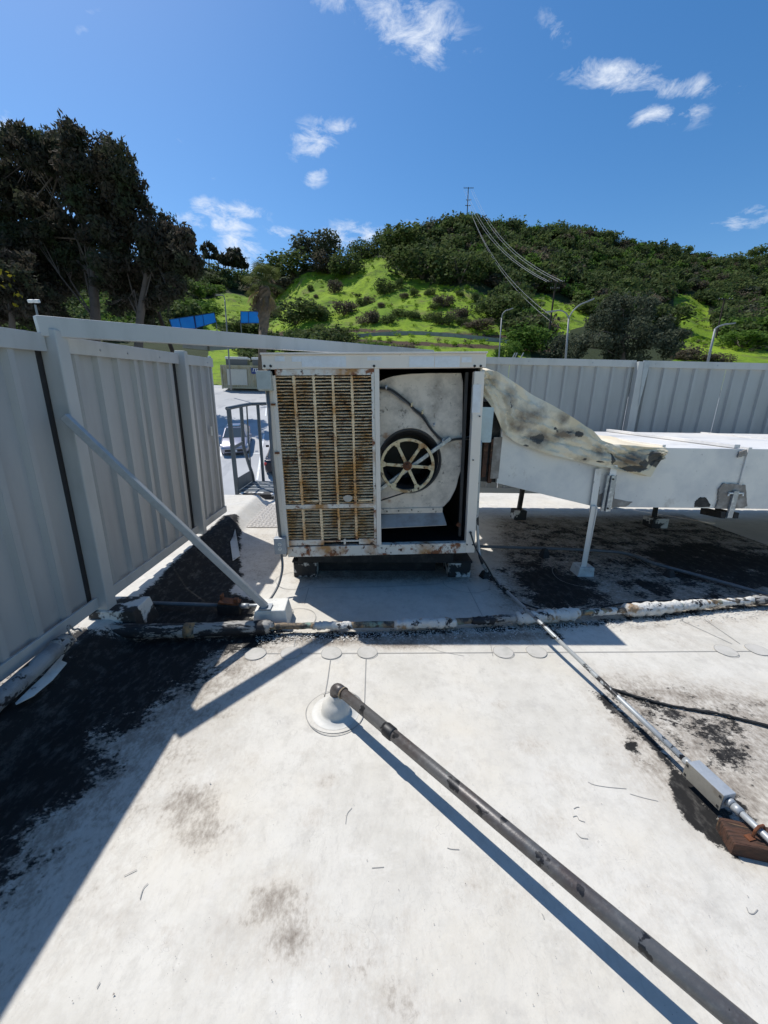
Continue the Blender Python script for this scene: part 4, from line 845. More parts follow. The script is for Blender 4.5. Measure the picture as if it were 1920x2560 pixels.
f_in = [xy(158, 1634, .12), xy(108, 1690, .13), xy(68, 1728, .135), xy(38, 1758, .135)]; f_out = [xy(176, 1648, .10), xy(132, 1700, .115), xy(84, 1740, .13), xy(40, 1762, .135)]
for i in range(3): fl.quad(f_in[i], f_in[i+1], f_out[i+1], f_out[i])
tag(make('membrane_flap', fl, M_WHITE, solid=.003), 'torn white strip of membrane standing up beside the jacketed pipe', 'membrane scrap')
fl = B().quad(xy(214, 1600, .01), xy(232, 1605, .03), xy(234, 1625, .02), xy(220, 1632, .01)); tag(make('membrane_scrap', fl, M_WHITE, solid=.003), 'small torn white membrane scrap between the jacketed pipe and wrapped pipe', 'membrane scrap')
f2 = B().quad(xy(569, 1303, .01), xy(585, 1306, .05), xy(600, 1390, .03), xy(582, 1402, .01)); tag(make('white_flashing', f2, M_WHITE, solid=.003), 'white upstanding strip of flashing on the black ponded roof left of the cooler', 'flashing')
# small line to the rusty block
sp_ = thing('small_conduit', 'thin black conduit on the ponded roof behind the wrapped pipe', 'conduit', tuple(xy(280, 1512, 0)))
make('conduit_run', B().tube(relt([xy(272, 1504, .05), xy(545, 1513, .06)], sp_), .014, 12), M_TAPE, sp_, smooth=True)
make('coupling', B().tube(relt([xy(600, 1515, .06), xy(700, 1512, .06)], sp_), .013, 12).tube(relt([xy(604, 1515, .06), xy(622, 1515, .06)], sp_), .02, 12), M_GALV, sp_, smooth=True)
rbk = thing('rusty_clamp_block', 'black block with rusty red clamp on the thin conduit', 'pipe clamp', tuple(xy(577, 1530, 0)))
make('block', B().box((0, 0, .035), (.16, .09, .08)), M_CURB, rbk, bevel=.006)
make('rusty_clamp', B().box((0, 0, .085), (.14, .08, .012), np.array(Matrix.Rotation(.12, 3, 'Y'))).box((-.06, .02, .11), (.01, .05, .05)).box((.05, -.01, .10), (.03, .03, .03)), M_RUST, rbk)
# outlet lead to the roof
ol = [c0+Rm @ np.array(((o0[0]+o1[0])/2, -.03, o0[2])), PY(706, 1420, 2.9), PY(697, 1460, 2.82), G(680, 1492, .05), G(672, 1500, .03)]
tag(make('outlet_lead', B().tube(curve(ol, 8), .0095, 10), M_TAPE, smooth=True), 'grey flexible conduit dropping from the outlet box to the roof by the brace', 'conduit')
# galvanised conduit right
cz = thing('steel_conduit', 'galvanised conduit running from the cooler diagonally down to the right edge', 'conduit', tuple(G(1216, 1428, 0)))
cpts = [PY(1201, 1102, 3.0), PY(1197, 1200, 3.0), PY(1193, 1290, 3.0), PY(1197, 1372, 3.0), PY(1205, 1406, 2.97), G(1222, 1434, .07), G(1260, 1472, .07), G(1330, 1537, .13), G(1365, 1570, .135), G(1399, 1603, .125)]
make('conduit_upper', B().tube(relt(curve(cpts, 6), cz), .0125, 12), M_EMT, cz, smooth=True)
bx0 = G(1741, 1925, .09); bx1 = G(1822, 1978, .09)
make('conduit_middle', B().tube(relt([G(1399, 1603, .125), G(1560, 1757, .085), G(1728, 1915, .08)], cz), .0125, 12), M_EMT, cz, smooth=True)
dirc = G(1728, 1915, .08)-G(1560, 1757, .08); dirc /= np.linalg.norm(dirc)
be = G(1728, 1915, .08); bend = be+dirc*.15
make('conduit_lower', B().tube(relt([bend, bend+dirc*.12, bend+dirc*1.2], cz), .0125, 12), M_GALV, cz, smooth=True)
make('connector', B().tube(relt([be-dirc*.03, be], cz), .0155, 12).tube(relt([bend, bend+dirc*.014], cz), .018, 12).tube(relt([bend+dirc*.018, bend+dirc*.045], cz), .0165, 12), M_GALV, cz, smooth=True)
ja_ = math.atan2(dirc[1], dirc[0])
jx = thing('steel_junction_box', 'long grey steel junction box spliced into the diagonal conduit', 'junction box', tuple((be+bend)/2+np.array((0, 0, -.038))), (0, 0, ja_))
make('box_body', B().box((0, 0, .035), (.146, .060, .066)), M_BOXS, jx, bevel=.003)
make('stained_cover', B().box((0, -.032, .035), (.150, .004, .070)), M_LID, jx)
for sx in (-.066, .066):
    for sz in (.012, .058): make('cover_screw', B().box((sx, -.035, sz), (.007, .003, .009)), M_BLACK, jx)
wc = bend+dirc*.105
wb_ = thing('wood_sleeper', 'weathered dark red wood block strapped under the diagonal conduit', 'wood block', (wc[0], wc[1], 0), (0, 0, ja_+1.15))
make('wood_piece', B().box((0, 0, .024), (.19, .095, .058)), M_WOOD, wb_, bevel=.006)
make('rusty_strap', B().tube([(-.022, .0, .05), (-.020, .0, .085), (-.010, 0, .100), (.010, 0, .100), (.020, 0, .085), (.022, 0, .05)], .005, 8).box((-.034, 0, .055), (.028, .02, .004)), M_RUST, wb_).rotation_euler = (0, 0, .42)
# black cables
ck1 = [PY(1176, 1331, 2.95), PY(1190, 1372, 2.9), PY(1215, 1412, 2.85), G(1245, 1462, .05), G(1290, 1500, .03), G(1360, 1525, .02), G(1440, 1530, .015), G(1560, 1508, .015), G(1700, 1500, .015)]
tag(make('black_cable', B().tube(curve(ck1, 8), .0065, 8), M_BLACK, smooth=True), 'black cable hanging from the cooler corner and trailing over the stained roof', 'cable')
ck2 = [G(1530, 1722, .008), G(1620, 1750, .008), G(1700, 1768, .008), G(1800, 1785, .008), G(1920, 1815, .008), G(2050, 1850, .008)]
tag(make('tarred_cable', B().tube([p+np.array([0, 0, random.uniform(-.002, .002)]) for p in curve(ck2, 10)], .007, 8, wob=.35), M_CURB, smooth=True), 'thin tar coated cable on the brown stained roof beside the conduit', 'cable')
ck3 = [PY(1190, 1363, 3.6), G(1400, 1372, .04), G(1555, 1382, .04), G(1640, 1410, .04), G(1750, 1440, .04), G(1920, 1487, .05), G(2100, 1530, .05)]
ck3[0] = G(1190, 1366, .05)
tag(make('floor_pipe', B().tube(curve(ck3, 8), .016, 10), M_TAPE, smooth=True), 'thin dark pipe running under the duct towards the right edge', 'pipe')
for px, py, lab in ((1360, 1392, 'black wedge holding the thin pipe below the duct'), (1672, 1440, 'dark stub block by the thin pipe right of the duct leg'), (1212, 1442, 'black rubber wedge under the bend of the steel conduit')):
    block('rubber_wedge', lab, G(px, py), (.09, .08, .06 if px != 1360 else .09), .3, M_CURB, .5, 'pipe wedge')
# ------------------------------------------------------------------ ladder cage at the roof edge
lc = thing('roof_ladder', 'dark grey roof access ladder platform with curved guard rails left of the cooler', 'ladder', tuple(PY(595, 1255, 6.15)))
lo = lc.location
def lr(p): return (p[0]-lo.x, p[1]-lo.y, p[2]-lo.z)
def Q(x, y, Y): return PY(520+x/6.506, 960+y/6.506, Y)
YA, YB = 6.15, 7.0
make('front_post', B().bar(lr(Q(335, 400, YA)), lr(Q(492, 1925, YA)), .055, .055, (0, 1, 0)), M_LAD, lc, bevel=.004)
make('top_rail', B().tube([lr(p) for p in (Q(305, 400, YA), Q(540, 352, 6.6), Q(700, 325, 6.9), Q(940, 318, YB), Q(1300, 330, YB))], .028, 8), M_LAD, lc)
make('cage_bar', B().tube([lr(p) for p in (Q(535, 352, 6.6), Q(560, 700, 6.65), Q(575, 1010, 6.7), Q(660, 1290, 6.85), Q(725, 1480, 6.95), Q(745, 1600, YB))], .028, 8), M_LAD, lc, smooth=False)
make('cage_bar', B().tube([lr(p) for p in (Q(628, 335, 6.8), Q(660, 900, YB), Q(712, 1600, YB))], .012, 8), M_LAD, lc)
make('back_post', B().bar(lr(Q(808, 330, YB)), lr(Q(905, 1600, YB)), .045, .045, (0, 1, 0)), M_LAD, lc, bevel=.003)
make('mid_strut', B().bar(lr(Q(410, 1040, YA)), lr(Q(575, 950, 6.68)), .012, .05), M_LAD, lc)
pa = Q(480, 1790, YA); zpf = pa[2]
make('platform_front', B().bar(lr((pa[0], YA, zpf)), lr((pa[0]+1.6, YA, zpf)), .04, .10), M_LAD, lc, bevel=.003)
make('platform_side', B().bar(lr((pa[0]+.01, YA, zpf)), lr((pa[0]+.01, YB, zpf)), .03, .10), M_LAD, lc)
make('kick_plate', B().box(lr((pa[0]+.02, (YA+YB)/2, zpf+.16)), (.008, YB-YA-.05, .2)), M_LAD, lc)
for k in range(7): make('tread_bar', B().box(lr((pa[0]+.8, YA+.07+k*.118, zpf+.042)), (1.55, .05 if k % 2 else .085, .015)), M_LAD if k % 2 == 0 else M_GALV, lc)
make('angle_foot', B().bar(lr((pa[0]+.25, YA-.02, zpf-.06)), lr((pa[0]+.33, YA-.02, zpf-.16)), .02, .05, (0, 1, 0)).bar(lr((pa[0]+.62, YA-.02, zpf-.06)), lr((pa[0]+.54, YA-.02, zpf-.16)), .02, .05, (0, 1, 0)), M_LAD, lc)

# ------------------------------------------------------------------ parking lot
SLP = .19
def lotz(Y): return -2.0+SLP*(Y-27)
LN = np.array([0, -SLP, 1.0])
def LOT(px, py, up=0.0):
    d = ray(px, py); # z = -2+SLP(y-27)+up
    t = (-2-SLP*27+up-CH)/(d[2]-SLP*d[1]); return CC+d*t
b = B().quad((-70, 7.3, lotz(7.3)), (70, 7.3, lotz(7.3)), (70, 54, lotz(54)), (-70, 54, lotz(54)))
b.quad((-70, -40, lotz(7.3)-.02), (70, -40, lotz(7.3)-.02), (70, 7.3, lotz(7.3)), (-70, 7.3, lotz(7.3)))
make('parking_lot', b, M_ASPH, kind='structure'); LT = bpy.data.objects['parking_lot']
for ps, wd in ((([690, 695], [1060, 960]), .0),):
    pass
def lotline(a, c, wd):
    p = LOT(*a); q = LOT(*c); d = (q-p)[:2]; d /= np.linalg.norm(d); n = np.array((-d[1], d[0]))*wd/2
    b = B().quad(*[(x, y, lotz(y)+.012) for x, y in ((p[0]+n[0], p[1]+n[1]), (p[0]-n[0], p[1]-n[1]), (q[0]-n[0], q[1]-n[1]), (q[0]+n[0], q[1]+n[1]))]); make('parking_line', b, M_LINE, LT)
lotline((643, 1200), (660, 1085), .12); lotline((560, 1143), (655, 1133), .12); lotline((664, 1040), (668, 1000), .12); lotline((555, 1112), (552, 1142), .12)
def make_car(label, paint, loc, rz, rear=False):
    pitch = math.atan(SLP)
    t = thing('parked_car', label, 'car', tuple(loc)); 
    t.rotation_euler = (Matrix.Rotation(pitch, 4, 'X') @ Matrix.Rotation(rz, 4, 'Z')).to_euler()
    # local: front towards -y ; stations (y, half width low, half width shoulder, z bottom, z shoulder, z deck)
    st = [(-2.28, .62, .70, .30, .52, .60), (-2.18, .80, .84, .22, .58, .68), (-1.8, .88, .88, .2, .66, .80), (-1.2, .90, .90, .2, .74, .92), (-.7, .91, .90, .2, .78, .98), (.3, .91, .90, .2, .82, 1.0), (1.2, .91, .90, .2, .86, 1.02), (1.8, .90, .88, .22, .90, 1.04), (2.15, .84, .84, .26, .84, 1.0), (2.28, .74, .76, .34, .74, .9)]
    b = B(); n = 8
    for y, wl, ws, z0, z1, z2 in st: b.v += [(-wl*.9, y, z0), (-wl, y, z0+.15), (-ws, y, z1), (-ws*.86, y, z2), (ws*.86, y, z2), (ws, y, z1), (wl, y, z0+.15), (wl*.9, y, z0)]
    for k in range(len(st)-1):
        for j in range(n): b.f.append((k*n+j, k*n+(j+1) % n, (k+1)*n+(j+1) % n, (k+1)*n+j))
    b.f += [tuple(range(n)), tuple(range((len(st)-1)*n, len(st)*n))]
    make('body', b, paint, t, smooth=True, bevel=.02)
    cs = [(-.95, .76, .96), (-.15, .62, 1.40), (.35, .60, 1.46), (.9, .60, 1.43), (1.75, .70, 1.04)]
    b = B()
    for y, ww, z in cs: b.v += [(-.78, y, .95), (-ww, y, z), (ww, y, z), (.78, y, .95)]
    for k in range(4):
        for j in range(3): b.f.append((k*4+j, k*4+j+1, k*4+5+j, k*4+4+j))
    make('windows', b, M_GLASS, t, smooth=False)
    make('roof_panel', B().hexa([(-.60, -.10, 1.39), (.60, -.10, 1.39), (.585, .92, 1.415), (-.585, .92, 1.415), (-.55, -.06, 1.43), (.55, -.06, 1.43), (.53, .88, 1.46), (-.53, .88, 1.46)]), paint, t, bevel=.02)
    make('sunroof', B().box((0, .22, 1.468), (.7, .42, .01)), M_GLASS, t)
    for s in (-1, 1):
        make('pillar', B().bar((s*.75, -.92, .98), (s*.60, -.12, 1.40), .05, .04).bar((s*.60, .88, 1.42), (s*.71, 1.7, 1.06), .05, .05), paint, t)
        make('mirror', B().box((s*.99, -.62, 1.0), (.20, .10, .13)), paint, t, bevel=.02)
        make('headlight', B().hexa([(s*.46, -2.24, .54), (s*.83, -2.12, .56), (s*.86, -1.85, .66), (s*.5, -2.05, .63), (s*.46, -2.20, .63), (s*.80, -2.08, .66), (s*.85, -1.80, .74), (s*.5, -2.0, .70)]), M_CHROME, t)
        make('tail_light', B().box((s*.70, 2.2, .80), (.28, .14, .16)), M_LAMPR, t, bevel=.02)
        for y in (-1.4, 1.4):
            wh = make('wheel', B().lathe([(0, -.1), (.32, -.1), (.33, -.06), (.33, .08), (.30, .1), (0, .1)], (s*.80, y, .33), 22, 'x'), M_BLACK, t)
            make('rim', B().lathe([(0, .0), (.20, .01*s), (.22, 0)], (s*.905, y, .33), 18, 'x'), M_GALV, wh)
    make('grille', B().box((0, -2.24, .44), (1.2, .10, .16)), M_BLACK, t, bevel=.01); make('bumper_intake', B().box((0, -2.2, .27), (1.3, .12, .12)), M_BLACK, t)
    make('number_plate', B().box((0, -2.30 if not rear else 2.29, .42 if not rear else .62), (.32, .02, .15)), M_WHT, t)
    return t
pc1 = LOT(592, 1118); make_car('silver and black sedan parked nose first below the roof ladder', M_PAINTW, pc1+np.array([0, .2, 0]), math.radians(13))
pc2 = LOT(710, 1160); make_car('dark car with red tail light half hidden behind the cooler', M_PAINTD, pc2, math.radians(186), True)

# ------------------------------------------------------------------ container with units
cy_ = 50.0
c_l = PY(556, 972, cy_); c_r = PY(800, 972, cy_); hct = PY(560, 912, cy_)[2]-c_l[2]
co = thing('site_container', 'weathered cream corrugated storage container across the parking lot', 'container', tuple(c_l))
L_ = c_r[0]-c_l[0]; cg = B(); nseg = 44
xs = np.linspace(0, L_, nseg*2+1)
for i in range(len(xs)-1):
    o_ = [0, .08][i % 2]; o2 = [0, .08][(i+1) % 2]
    cg.quad((xs[i], o_, .25), (xs[i+1], o2, .25), (xs[i+1], o2, hct-.2), (xs[i], o_, hct-.2))
make('corrugated_side', cg, M_CONT, co, solid=.02)
make('container_body', B().box((L_/2, 1.5, hct/2+.1), (L_-.1, 2.8, hct-.25)), M_CONT, co)
make('frame_rail', B().box((L_/2, .02, .16), (L_, .12, .2)).box((L_/2, .02, hct-.1), (L_, .12, .2)).box((.05, .02, hct/2), (.16, .13, hct)).box((L_/2, 2.9, hct-.1), (L_, .12, .2)), M_CONT, co)
make('patch_panel', B().box((L_*.16, -.03, hct*.5), (L_*.20, .04, hct*.66)), M_BOOT, co)
sg = PY(628, 920, cy_-.1)-c_l; sg1 = PY(690, 936, cy_-.1)-c_l
sp = make('sign_panel', B().box(((sg[0]+sg1[0])/2, -.1, (sg[2]+sg1[2])/2), (sg1[0]-sg[0], .06, sg[2]-sg1[2])), M_SIGN, co)
fc = bpy.data.curves.new('lettering', 'FONT'); fc.body = 'mobile'; fc.size = .95; fc.extrude = .01; fc.align_x = 'LEFT'; fc.materials.append(M_WHT); fc.shear = .3
fo = bpy.data.objects.new('sign_lettering', fc); COL.objects.link(fo); fo.parent = sp; fo.location = (sg[0]+.08, -.145, sg1[2]+.22); fo.rotation_euler = (math.pi/2, 0, 0)
bpy.context.view_layer.update()
dg = bpy.context.evaluated_depsgraph_get(); me_ = bpy.data.meshes.new_from_object(fo.evaluated_get(dg)); o_new = bpy.data.objects.new('sign_lettering', me_); COL.objects.link(o_new); o_new.parent = sp; o_new.location = fo.location; o_new.rotation_euler = fo.rotation_euler; bpy.data.objects.remove(fo)
for k, (a, c, lab) in enumerate(((562, 618, 'white air unit on the left of the container roof'), (628, 700, 'white air unit on the container roof above the blue sign'))):
    p = PY(a, 912, cy_); q = PY(c, 901, cy_); t = thing('roof_unit', lab, 'air unit', (p[0], cy_+.8, c_l[2]+hct))
    ww = q[0]-p[0]; make('unit_body', B().box((ww/2, 0, .35), (ww*.94, 1.2, .7)), M_TAPE, t); make('unit_cover', B().box((ww/2, 0, .8), (ww, 1.3, .28)), M_WHT, t, bevel=.08)

# ------------------------------------------------------------------ hillside
skl = np.array([(-900, 720), (-300, 700), (0, 690), (300, 670), (460, 655), (506, 668), (560, 682), (620, 694), (680, 700), (740, 680), (800, 668), (850, 660), (905, 640), (950, 612), (1010, 602), (1080, 582), (1130, 568), (1169, 560), (1256, 574), (1330, 581), (1443, 586), (1521, 604), (1600, 618), (1656, 632), (1755, 654), (1850, 652), (1920, 650), (2300, 690), (2900, 730)], float)
def ysky(x): return np.interp(x, skl[:, 0], skl[:, 1])
def ridge(x): return np.interp(x, [-900, 300, 620, 760, 1169, 1920, 2900], [150, 230, 250, 175, 190, 230, 200])
YB0 = 975.0
def hill_Y(sx, sy):
    t = np.clip((YB0-sy)/(YB0-ysky(sx)), 0, 1); return 53+(ridge(sx)-53)*t**1.15
def relief(X, Y): return .9*np.sin(X*.11+1)*np.sin(Y*.13)+.5*np.sin(X*.31+Y*.17)+.35*np.sin(X*.53-Y*.41+2)
def HILL(sx, sy):
    Y = float(hill_Y(sx, sy)); p = PY(sx, sy, Y); fade = min(1, max(0, (Y-92)/50)); p[2] += fade*float(relief(p[0], Y)); return p
SX = np.arange(-900, 2901, 12.0); nt_ = 90
V = []; scr_ = []; soil = []
grass = [[(640, 800), (690, 740), (760, 690), (850, 660), (905, 632), (960, 640), (990, 680), (1080, 705), (1180, 725), (1240, 760), (1290, 860), (1320, 1000), (760, 1000), (700, 900), (660, 870)],
         [(470, 760), (560, 735), (640, 745), (650, 800), (640, 830), (520, 830)], [(1300, 745), (1360, 735), (1450, 760), (1490, 800), (1400, 840), (1320, 800)], [(1680, 735), (1740, 740), (1790, 800), (1810, 850), (1930, 880), (2300, 880), (2300, 1000), (1640, 1000), (1700, 850)],
         [(530, 840), (600, 840), (600, 1000), (500, 1000)], [(1180, 850), (1330, 860), (1330, 1000), (1180, 1000)]]
for i in range(nt_+1):
    for sx in SX:
        ys_ = ysky(sx); t = i/nt_; sy = YB0-(YB0-ys_)*t; V.append(HILL(sx, sy))
        # masks
        ing = any(inpoly(np.array([sx]), np.array([sy]), g_)[0] for g_ in grass); scr_.append(0 if ing else 1)
        s_ = 0
        if 640 < sx < 1420:
            yc = np.interp(sx, [640, 900, 1265, 1400], [850, 826, 842, 850]); s_ = max(s_, .8*math.exp(-((sy-yc)/7)**2)); s_ = max(s_, .9*math.exp(-((sy-yc-27)/7)**2)) if sx > 860 else max(s_, .9*math.exp(-((sy-yc+2)/14)**2))
        soil.append(s_)
for k, (dy, dz) in enumerate(((8, -1.5), (30, -14), (90, -60), (250, -160))):
    for j, sx in enumerate(SX):
        p = V[nt_*len(SX)+j]; V.append(np.array((p[0]*(1+dy/p[1]), p[1]+dy, p[2]+dz))); scr_.append(1); soil.append(0)
nr = nt_+5; nc = len(SX); idx = np.arange(nr*nc).reshape(nr, nc); F = np.stack([idx[:-1, :-1], idx[:-1, 1:], idx[1:, 1:], idx[1:, :-1]], -1).reshape(-1, 4)
me = bpy.data.meshes.new('hillside'); me.from_pydata([tuple(map(float, v)) for v in V], [], F.tolist()); me.materials.append(M_HILL)
for nme, a in (('scrub', scr_), ('soil', soil)):
    at = me.attributes.new(nme, 'FLOAT', 'POINT'); at.data.foreach_set('value', np.array(a, np.float32))
me.polygons.foreach_set('use_smooth', [True]*len(me.polygons))
ho = bpy.data.objects.new('hillside', me); COL.objects.link(ho); ho['kind'] = 'structure'
g_ = B().quad((-900, -400, -6.5), (900, -400, -6.5), (900, 900, -6.5), (-900, 900, -6.5)); make('ground', g_, M_HILL, kind='structure')

# ------------------------------------------------------------------ foliage
def leaves(blobs, per, size, droop=0.0, shell=.55, aspect=1.6, seed=0):
    """blobs: (cx,cy,cz,rx,ry,rz). many small leaf clump faces filling each blob unevenly"""
    r = np.random.default_rng(seed); Vs = []; T = []
    for bi, (cx, cy, cz, rx, ry, rz) in enumerate(blobs):
        n = int(per*(rx*ry+ry*rz+rx*rz)/3)
        d = r.normal(size=(n, 3)); d /= np.linalg.norm(d, axis=1)[:, None]
        rad = shell+(1-shell)*r.random(n)**.6
        # lumpy outline
        lump = 1+.22*np.sin(d[:, 0]*5+bi)*np.sin(d[:, 1]*6+2*bi)+.16*np.sin(d[:, 2]*9+bi*3)
        P = np.array((cx, cy, cz))+d*(rad*lump)[:, None]*np.array((rx, ry, rz))
        keep = np.sin(P[:, 0]*1.9/size*.3+bi)+np.sin(P[:, 2]*2.3/size*.3)+np.sin(P[:, 1]*2/size*.3) > -1.5
        P = P[keep]; d = d[keep]; n = len(P)
        if n == 0: continue
        a = r.normal(size=(n, 3)); a[:, 2] -= droop*2.0; a /= np.linalg.norm(a, axis=1)[:, None]
        nn = d+r.normal(size=(n, 3))*.7+np.array((0, 0, .3)); b_ = np.cross(a, nn); b_ /= np.linalg.norm(b_, axis=1)[:, None]+1e-9
        s = size*r.uniform(.5, 1.4, n)[:, None]
        q = np.stack([P-a*s*aspect/2, P+b_*s/2+a*s*.1, P+a*s*aspect/2, P-b_*s/2-a*s*.1], 1); Vs.append(q.reshape(-1, 3))
        tt = np.clip(r.random(n)*.7+.3*(bi % 3)/2, 0, 1); T.append(np.repeat(tt, 4))
    return np.concatenate(Vs), np.concatenate(T)
def leafmesh(name, VT, mat, parent=None, **tags):
    Vv, T = VT; n = len(Vv)//4; me = bpy.data.meshes.new(name)
    me.vertices.add(len(Vv)); me.vertices.foreach_set('co', Vv.astype(np.float32).ravel())
    me.loops.add(n*4); me.loops.foreach_set('vertex_index', np.arange(n*4, dtype=np.int32)); me.polygons.add(n)
    me.polygons.foreach_set('loop_start', np.arange(0, n*4, 4, dtype=np.int32)); me.update(calc_edges=True)
    at = me.attributes.new('tint', 'FLOAT', 'POINT'); at.data.foreach_set('value', T.astype(np.float32)); me.materials.append(mat)
    o = bpy.data.objects.new(name, me); COL.objects.link(o)
    if parent: o.parent = parent
    for k, v in tags.items(): o[k] = v
    return o
# bush prototypes (unit size)
def bush_proto(seed, size=.13, per=900):
    r = random.Random(seed); bl = [(0, 0, .42, .46, .46, .42)]
    for k in range(6):
        a = r.uniform(0, 6.28); bl.append((.36*math.cos(a), .36*math.sin(a), r.uniform(.25, .62), r.uniform(.2, .34), r.uniform(.2, .34), r.uniform(.2, .34)))
    return leaves(bl, per, size, 0, .45, 1.4, seed)
BP = [bush_proto(s, .055, 3400) for s in range(6)]
BP_SM = [bush_proto(s+20, .115, 520) for s in range(8)]
def wsize(px, Y): return px*Y/FPX
def bush(name, label, sx, sy, wpx, hpx, mat, cat='bush', group=None, seed=None, Y=None):
    p = HILL(sx, sy) if Y is None else PY(sx, sy, Y); W = wsize(wpx, p[1]); H_ = wsize(hpx, p[1])
    t = thing(name, label, cat, tuple(p), (0, 0, random.uniform(0, 6)), group)
    Vv, T = BP[(seed if seed is not None else random.randrange(6)) % 6]; key = ('bm', (seed or 0) % 6, mat.name)
    o = leafmesh('foliage', (Vv*np.array((W, W, H_))*1.0-np.array((0, 0, H_*.06)), T), mat, t)
    st_ = B()
    for k in range(4):
        a = k*1.6; st_.tube([(0, 0, -.3), (W*.10*math.cos(a), W*.10*math.sin(a), H_*.25), (W*.22*math.cos(a), W*.22*math.sin(a), H_*.55)], [W*.02, W*.014, W*.006], 5)
    make('stem', st_, M_BARK, t); return t
# chaparral cover as one mass
def scatter(region, n, smin, smax, seed, protos=BP_SM):
    r = random.Random(seed); xs_ = [p[0] for p in region]; ys2 = [p[1] for p in region]; Vs = []; Ts = []; cnt = 0; tries = 0
    while cnt < n and tries < n*20:
        tries += 1; sx = r.uniform(min(xs_), max(xs_)); sy = r.uniform(min(ys2), max(ys2))
        if not inpoly(np.array([sx]), np.array([sy]), region)[0]: continue
        if sy < ysky(sx)-1: continue
        p = HILL(sx, sy); s = r.uniform(smin, smax); Vv, T = protos[r.randrange(len(protos))]; a = r.uniform(0, 6.28); ca_, sa_ = math.cos(a), math.sin(a)
        R_ = np.array([[ca_, sa_, 0], [-sa_, ca_, 0], [0, 0, 1]]); Vs.append((Vv @ R_)*np.array((s, s, s*r.uniform(.6, 1.0)))+p); Ts.append(np.clip(T*.35+r.random()**1.5*.9-.1, 0, 1)); cnt += 1
    return np.concatenate(Vs), np.concatenate(Ts)
R1 = [(860, 585), (1010, 560), (1169, 540), (1443, 560), (1521, 590), (1755, 640), (1930, 635), (1990, 640), (1990, 860), (1810, 850), (1790, 800), (1740, 740), (1680, 735), (1640, 800), (1500, 800), (1450, 750), (1360, 725), (1300, 735), (1320, 800), (1380, 850), (1290, 850), (1245, 735), (1180, 698), (1080, 680), (990, 650), (960, 610), (900, 612)]
leafmesh('chaparral', scatter(R1, 820, 3.2, 8.2, 3), M_LEAF, label='dense dark chaparral scrub covering the upper right hillside', category='scrub', kind='stuff')
leafmesh('green_scrub', scatter(R1, 320, 3.4, 6.4, 5), M_LEAF2, label='fresher green scrub patches among the chaparral on the hill', category='scrub', kind='stuff')
leafmesh('dry_scrub', scatter(R1, 220, 3.4, 6.5, 6), M_LEAF3, label='dry grey brown scrub among the chaparral on the hill', category='scrub', kind='stuff')
leafmesh('grey_green_scrub', scatter(R1, 170, 3.4, 6.0, 7), M_LEAF4, label='grey green scrub clumps among the chaparral on the hill', category='scrub', kind='stuff')
R2 = [(-500, 690), (300, 665), (506, 655), (620, 685), (690, 700), (700, 740), (640, 745), (560, 735), (470, 760), (480, 800), (420, 850), (-500, 860)]
leafmesh('left_scrub', scatter(R2, 420, 5.0, 9.5, 8), M_LEAF, label='olive scrub covering the hillside behind the left trees', category='scrub', kind='stuff')
leafmesh('left_green_scrub', scatter(R2, 200, 4.0, 8, 9), M_LEAF2, label='brighter green scrub on the hillside behind the left trees', category='scrub', kind='stuff')
R3 = [(640, 850), (760, 845), (860, 850), (850, 900), (600, 905), (600, 860)]
leafmesh('embankment_scrub', scatter(R3, 50, 3.0, 4.6, 11), M_LEAF, label='dark scrub on the embankment just above the long beam', category='scrub', kind='stuff')
BP_T = [bush_proto(s+50, .16, 130) for s in range(6)]
for gi, (pg, n_) in enumerate(((grass[0], 260), (grass[1], 50), (grass[2], 50), (grass[3], 90))):
    pg2 = [(x, min(y, 880)) for x, y in pg]
    leafmesh('grass_tufts', scatter(pg2, n_, .5, 1.5, 40+gi, BP_T), M_TUFT, label=('long grass tufts on the main bright slope', 'long grass tufts above the blue panels', 'long grass tufts left of the round tree', 'long grass tufts on the right hand slope')[gi], category='grass', kind='stuff')
    leafmesh('dry_tufts', scatter(pg2, n_//4, .4, 1.3, 60+gi, BP_T), M_LEAF3, label=('dry weed tufts on the main bright slope', 'dry weed tufts above the blue panels', 'dry weed tufts left of the round tree', 'dry weed tufts on the right hand slope')[gi], category='weeds', kind='stuff')
# shrubs scattered on the grass slope
LABS = {0: 'left one of the larger shrubs right of the brown bush behind the palm', 1: 'tallest rounded shrub in the middle of the bright grass slope', 2: 'narrow shrub just right of the tallest middle shrub on the grass', 6: 'wide low dark shrub at lower left of the grass slope', 8: 'round shrub at the lower left of the slope above the concrete ditch end',
        9: 'dark shrub directly above the middle of the concrete ditch', 12: 'reddish dark shrub at the right part of the grass slope', 13: 'largest lower right shrub above the concrete ditch', 14: 'low spreading shrub left of the largest lower right shrub', 15: 'dark shrub at the right foot of the grass slope above the ditch', 17: 'tiny tuft like shrub alone high at the left of the grass', 20: 'dark shrub at the far right edge of the grass slope', 26: 'dark shrub right beside the palm trunk at the left edge of the grass'}
small = [(835, 735, 34, 34), (962, 725, 42, 40), (997, 722, 18, 26), (925, 750, 26, 18), (1036, 742, 20, 22), (1075, 740, 26, 20), (860, 785, 50, 36), (905, 762, 24, 22), (812, 800, 30, 30), (920, 812, 46, 34), (970, 812, 34, 26), (1035, 800, 30, 22), (1108, 770, 42, 32), (1105, 812, 50, 34), (1070, 800, 34, 18), (1140, 800, 46, 34), (1155, 812, 26, 22), (777, 722, 14, 18), (1010, 740, 18, 14), (1000, 795, 40, 18), (1195, 755, 30, 26), (790, 745, 12, 10), (895, 735, 14, 10), (1150, 740, 18, 14), (955, 768, 18, 12), (1085, 775, 22, 16), (680, 790, 30, 30)]
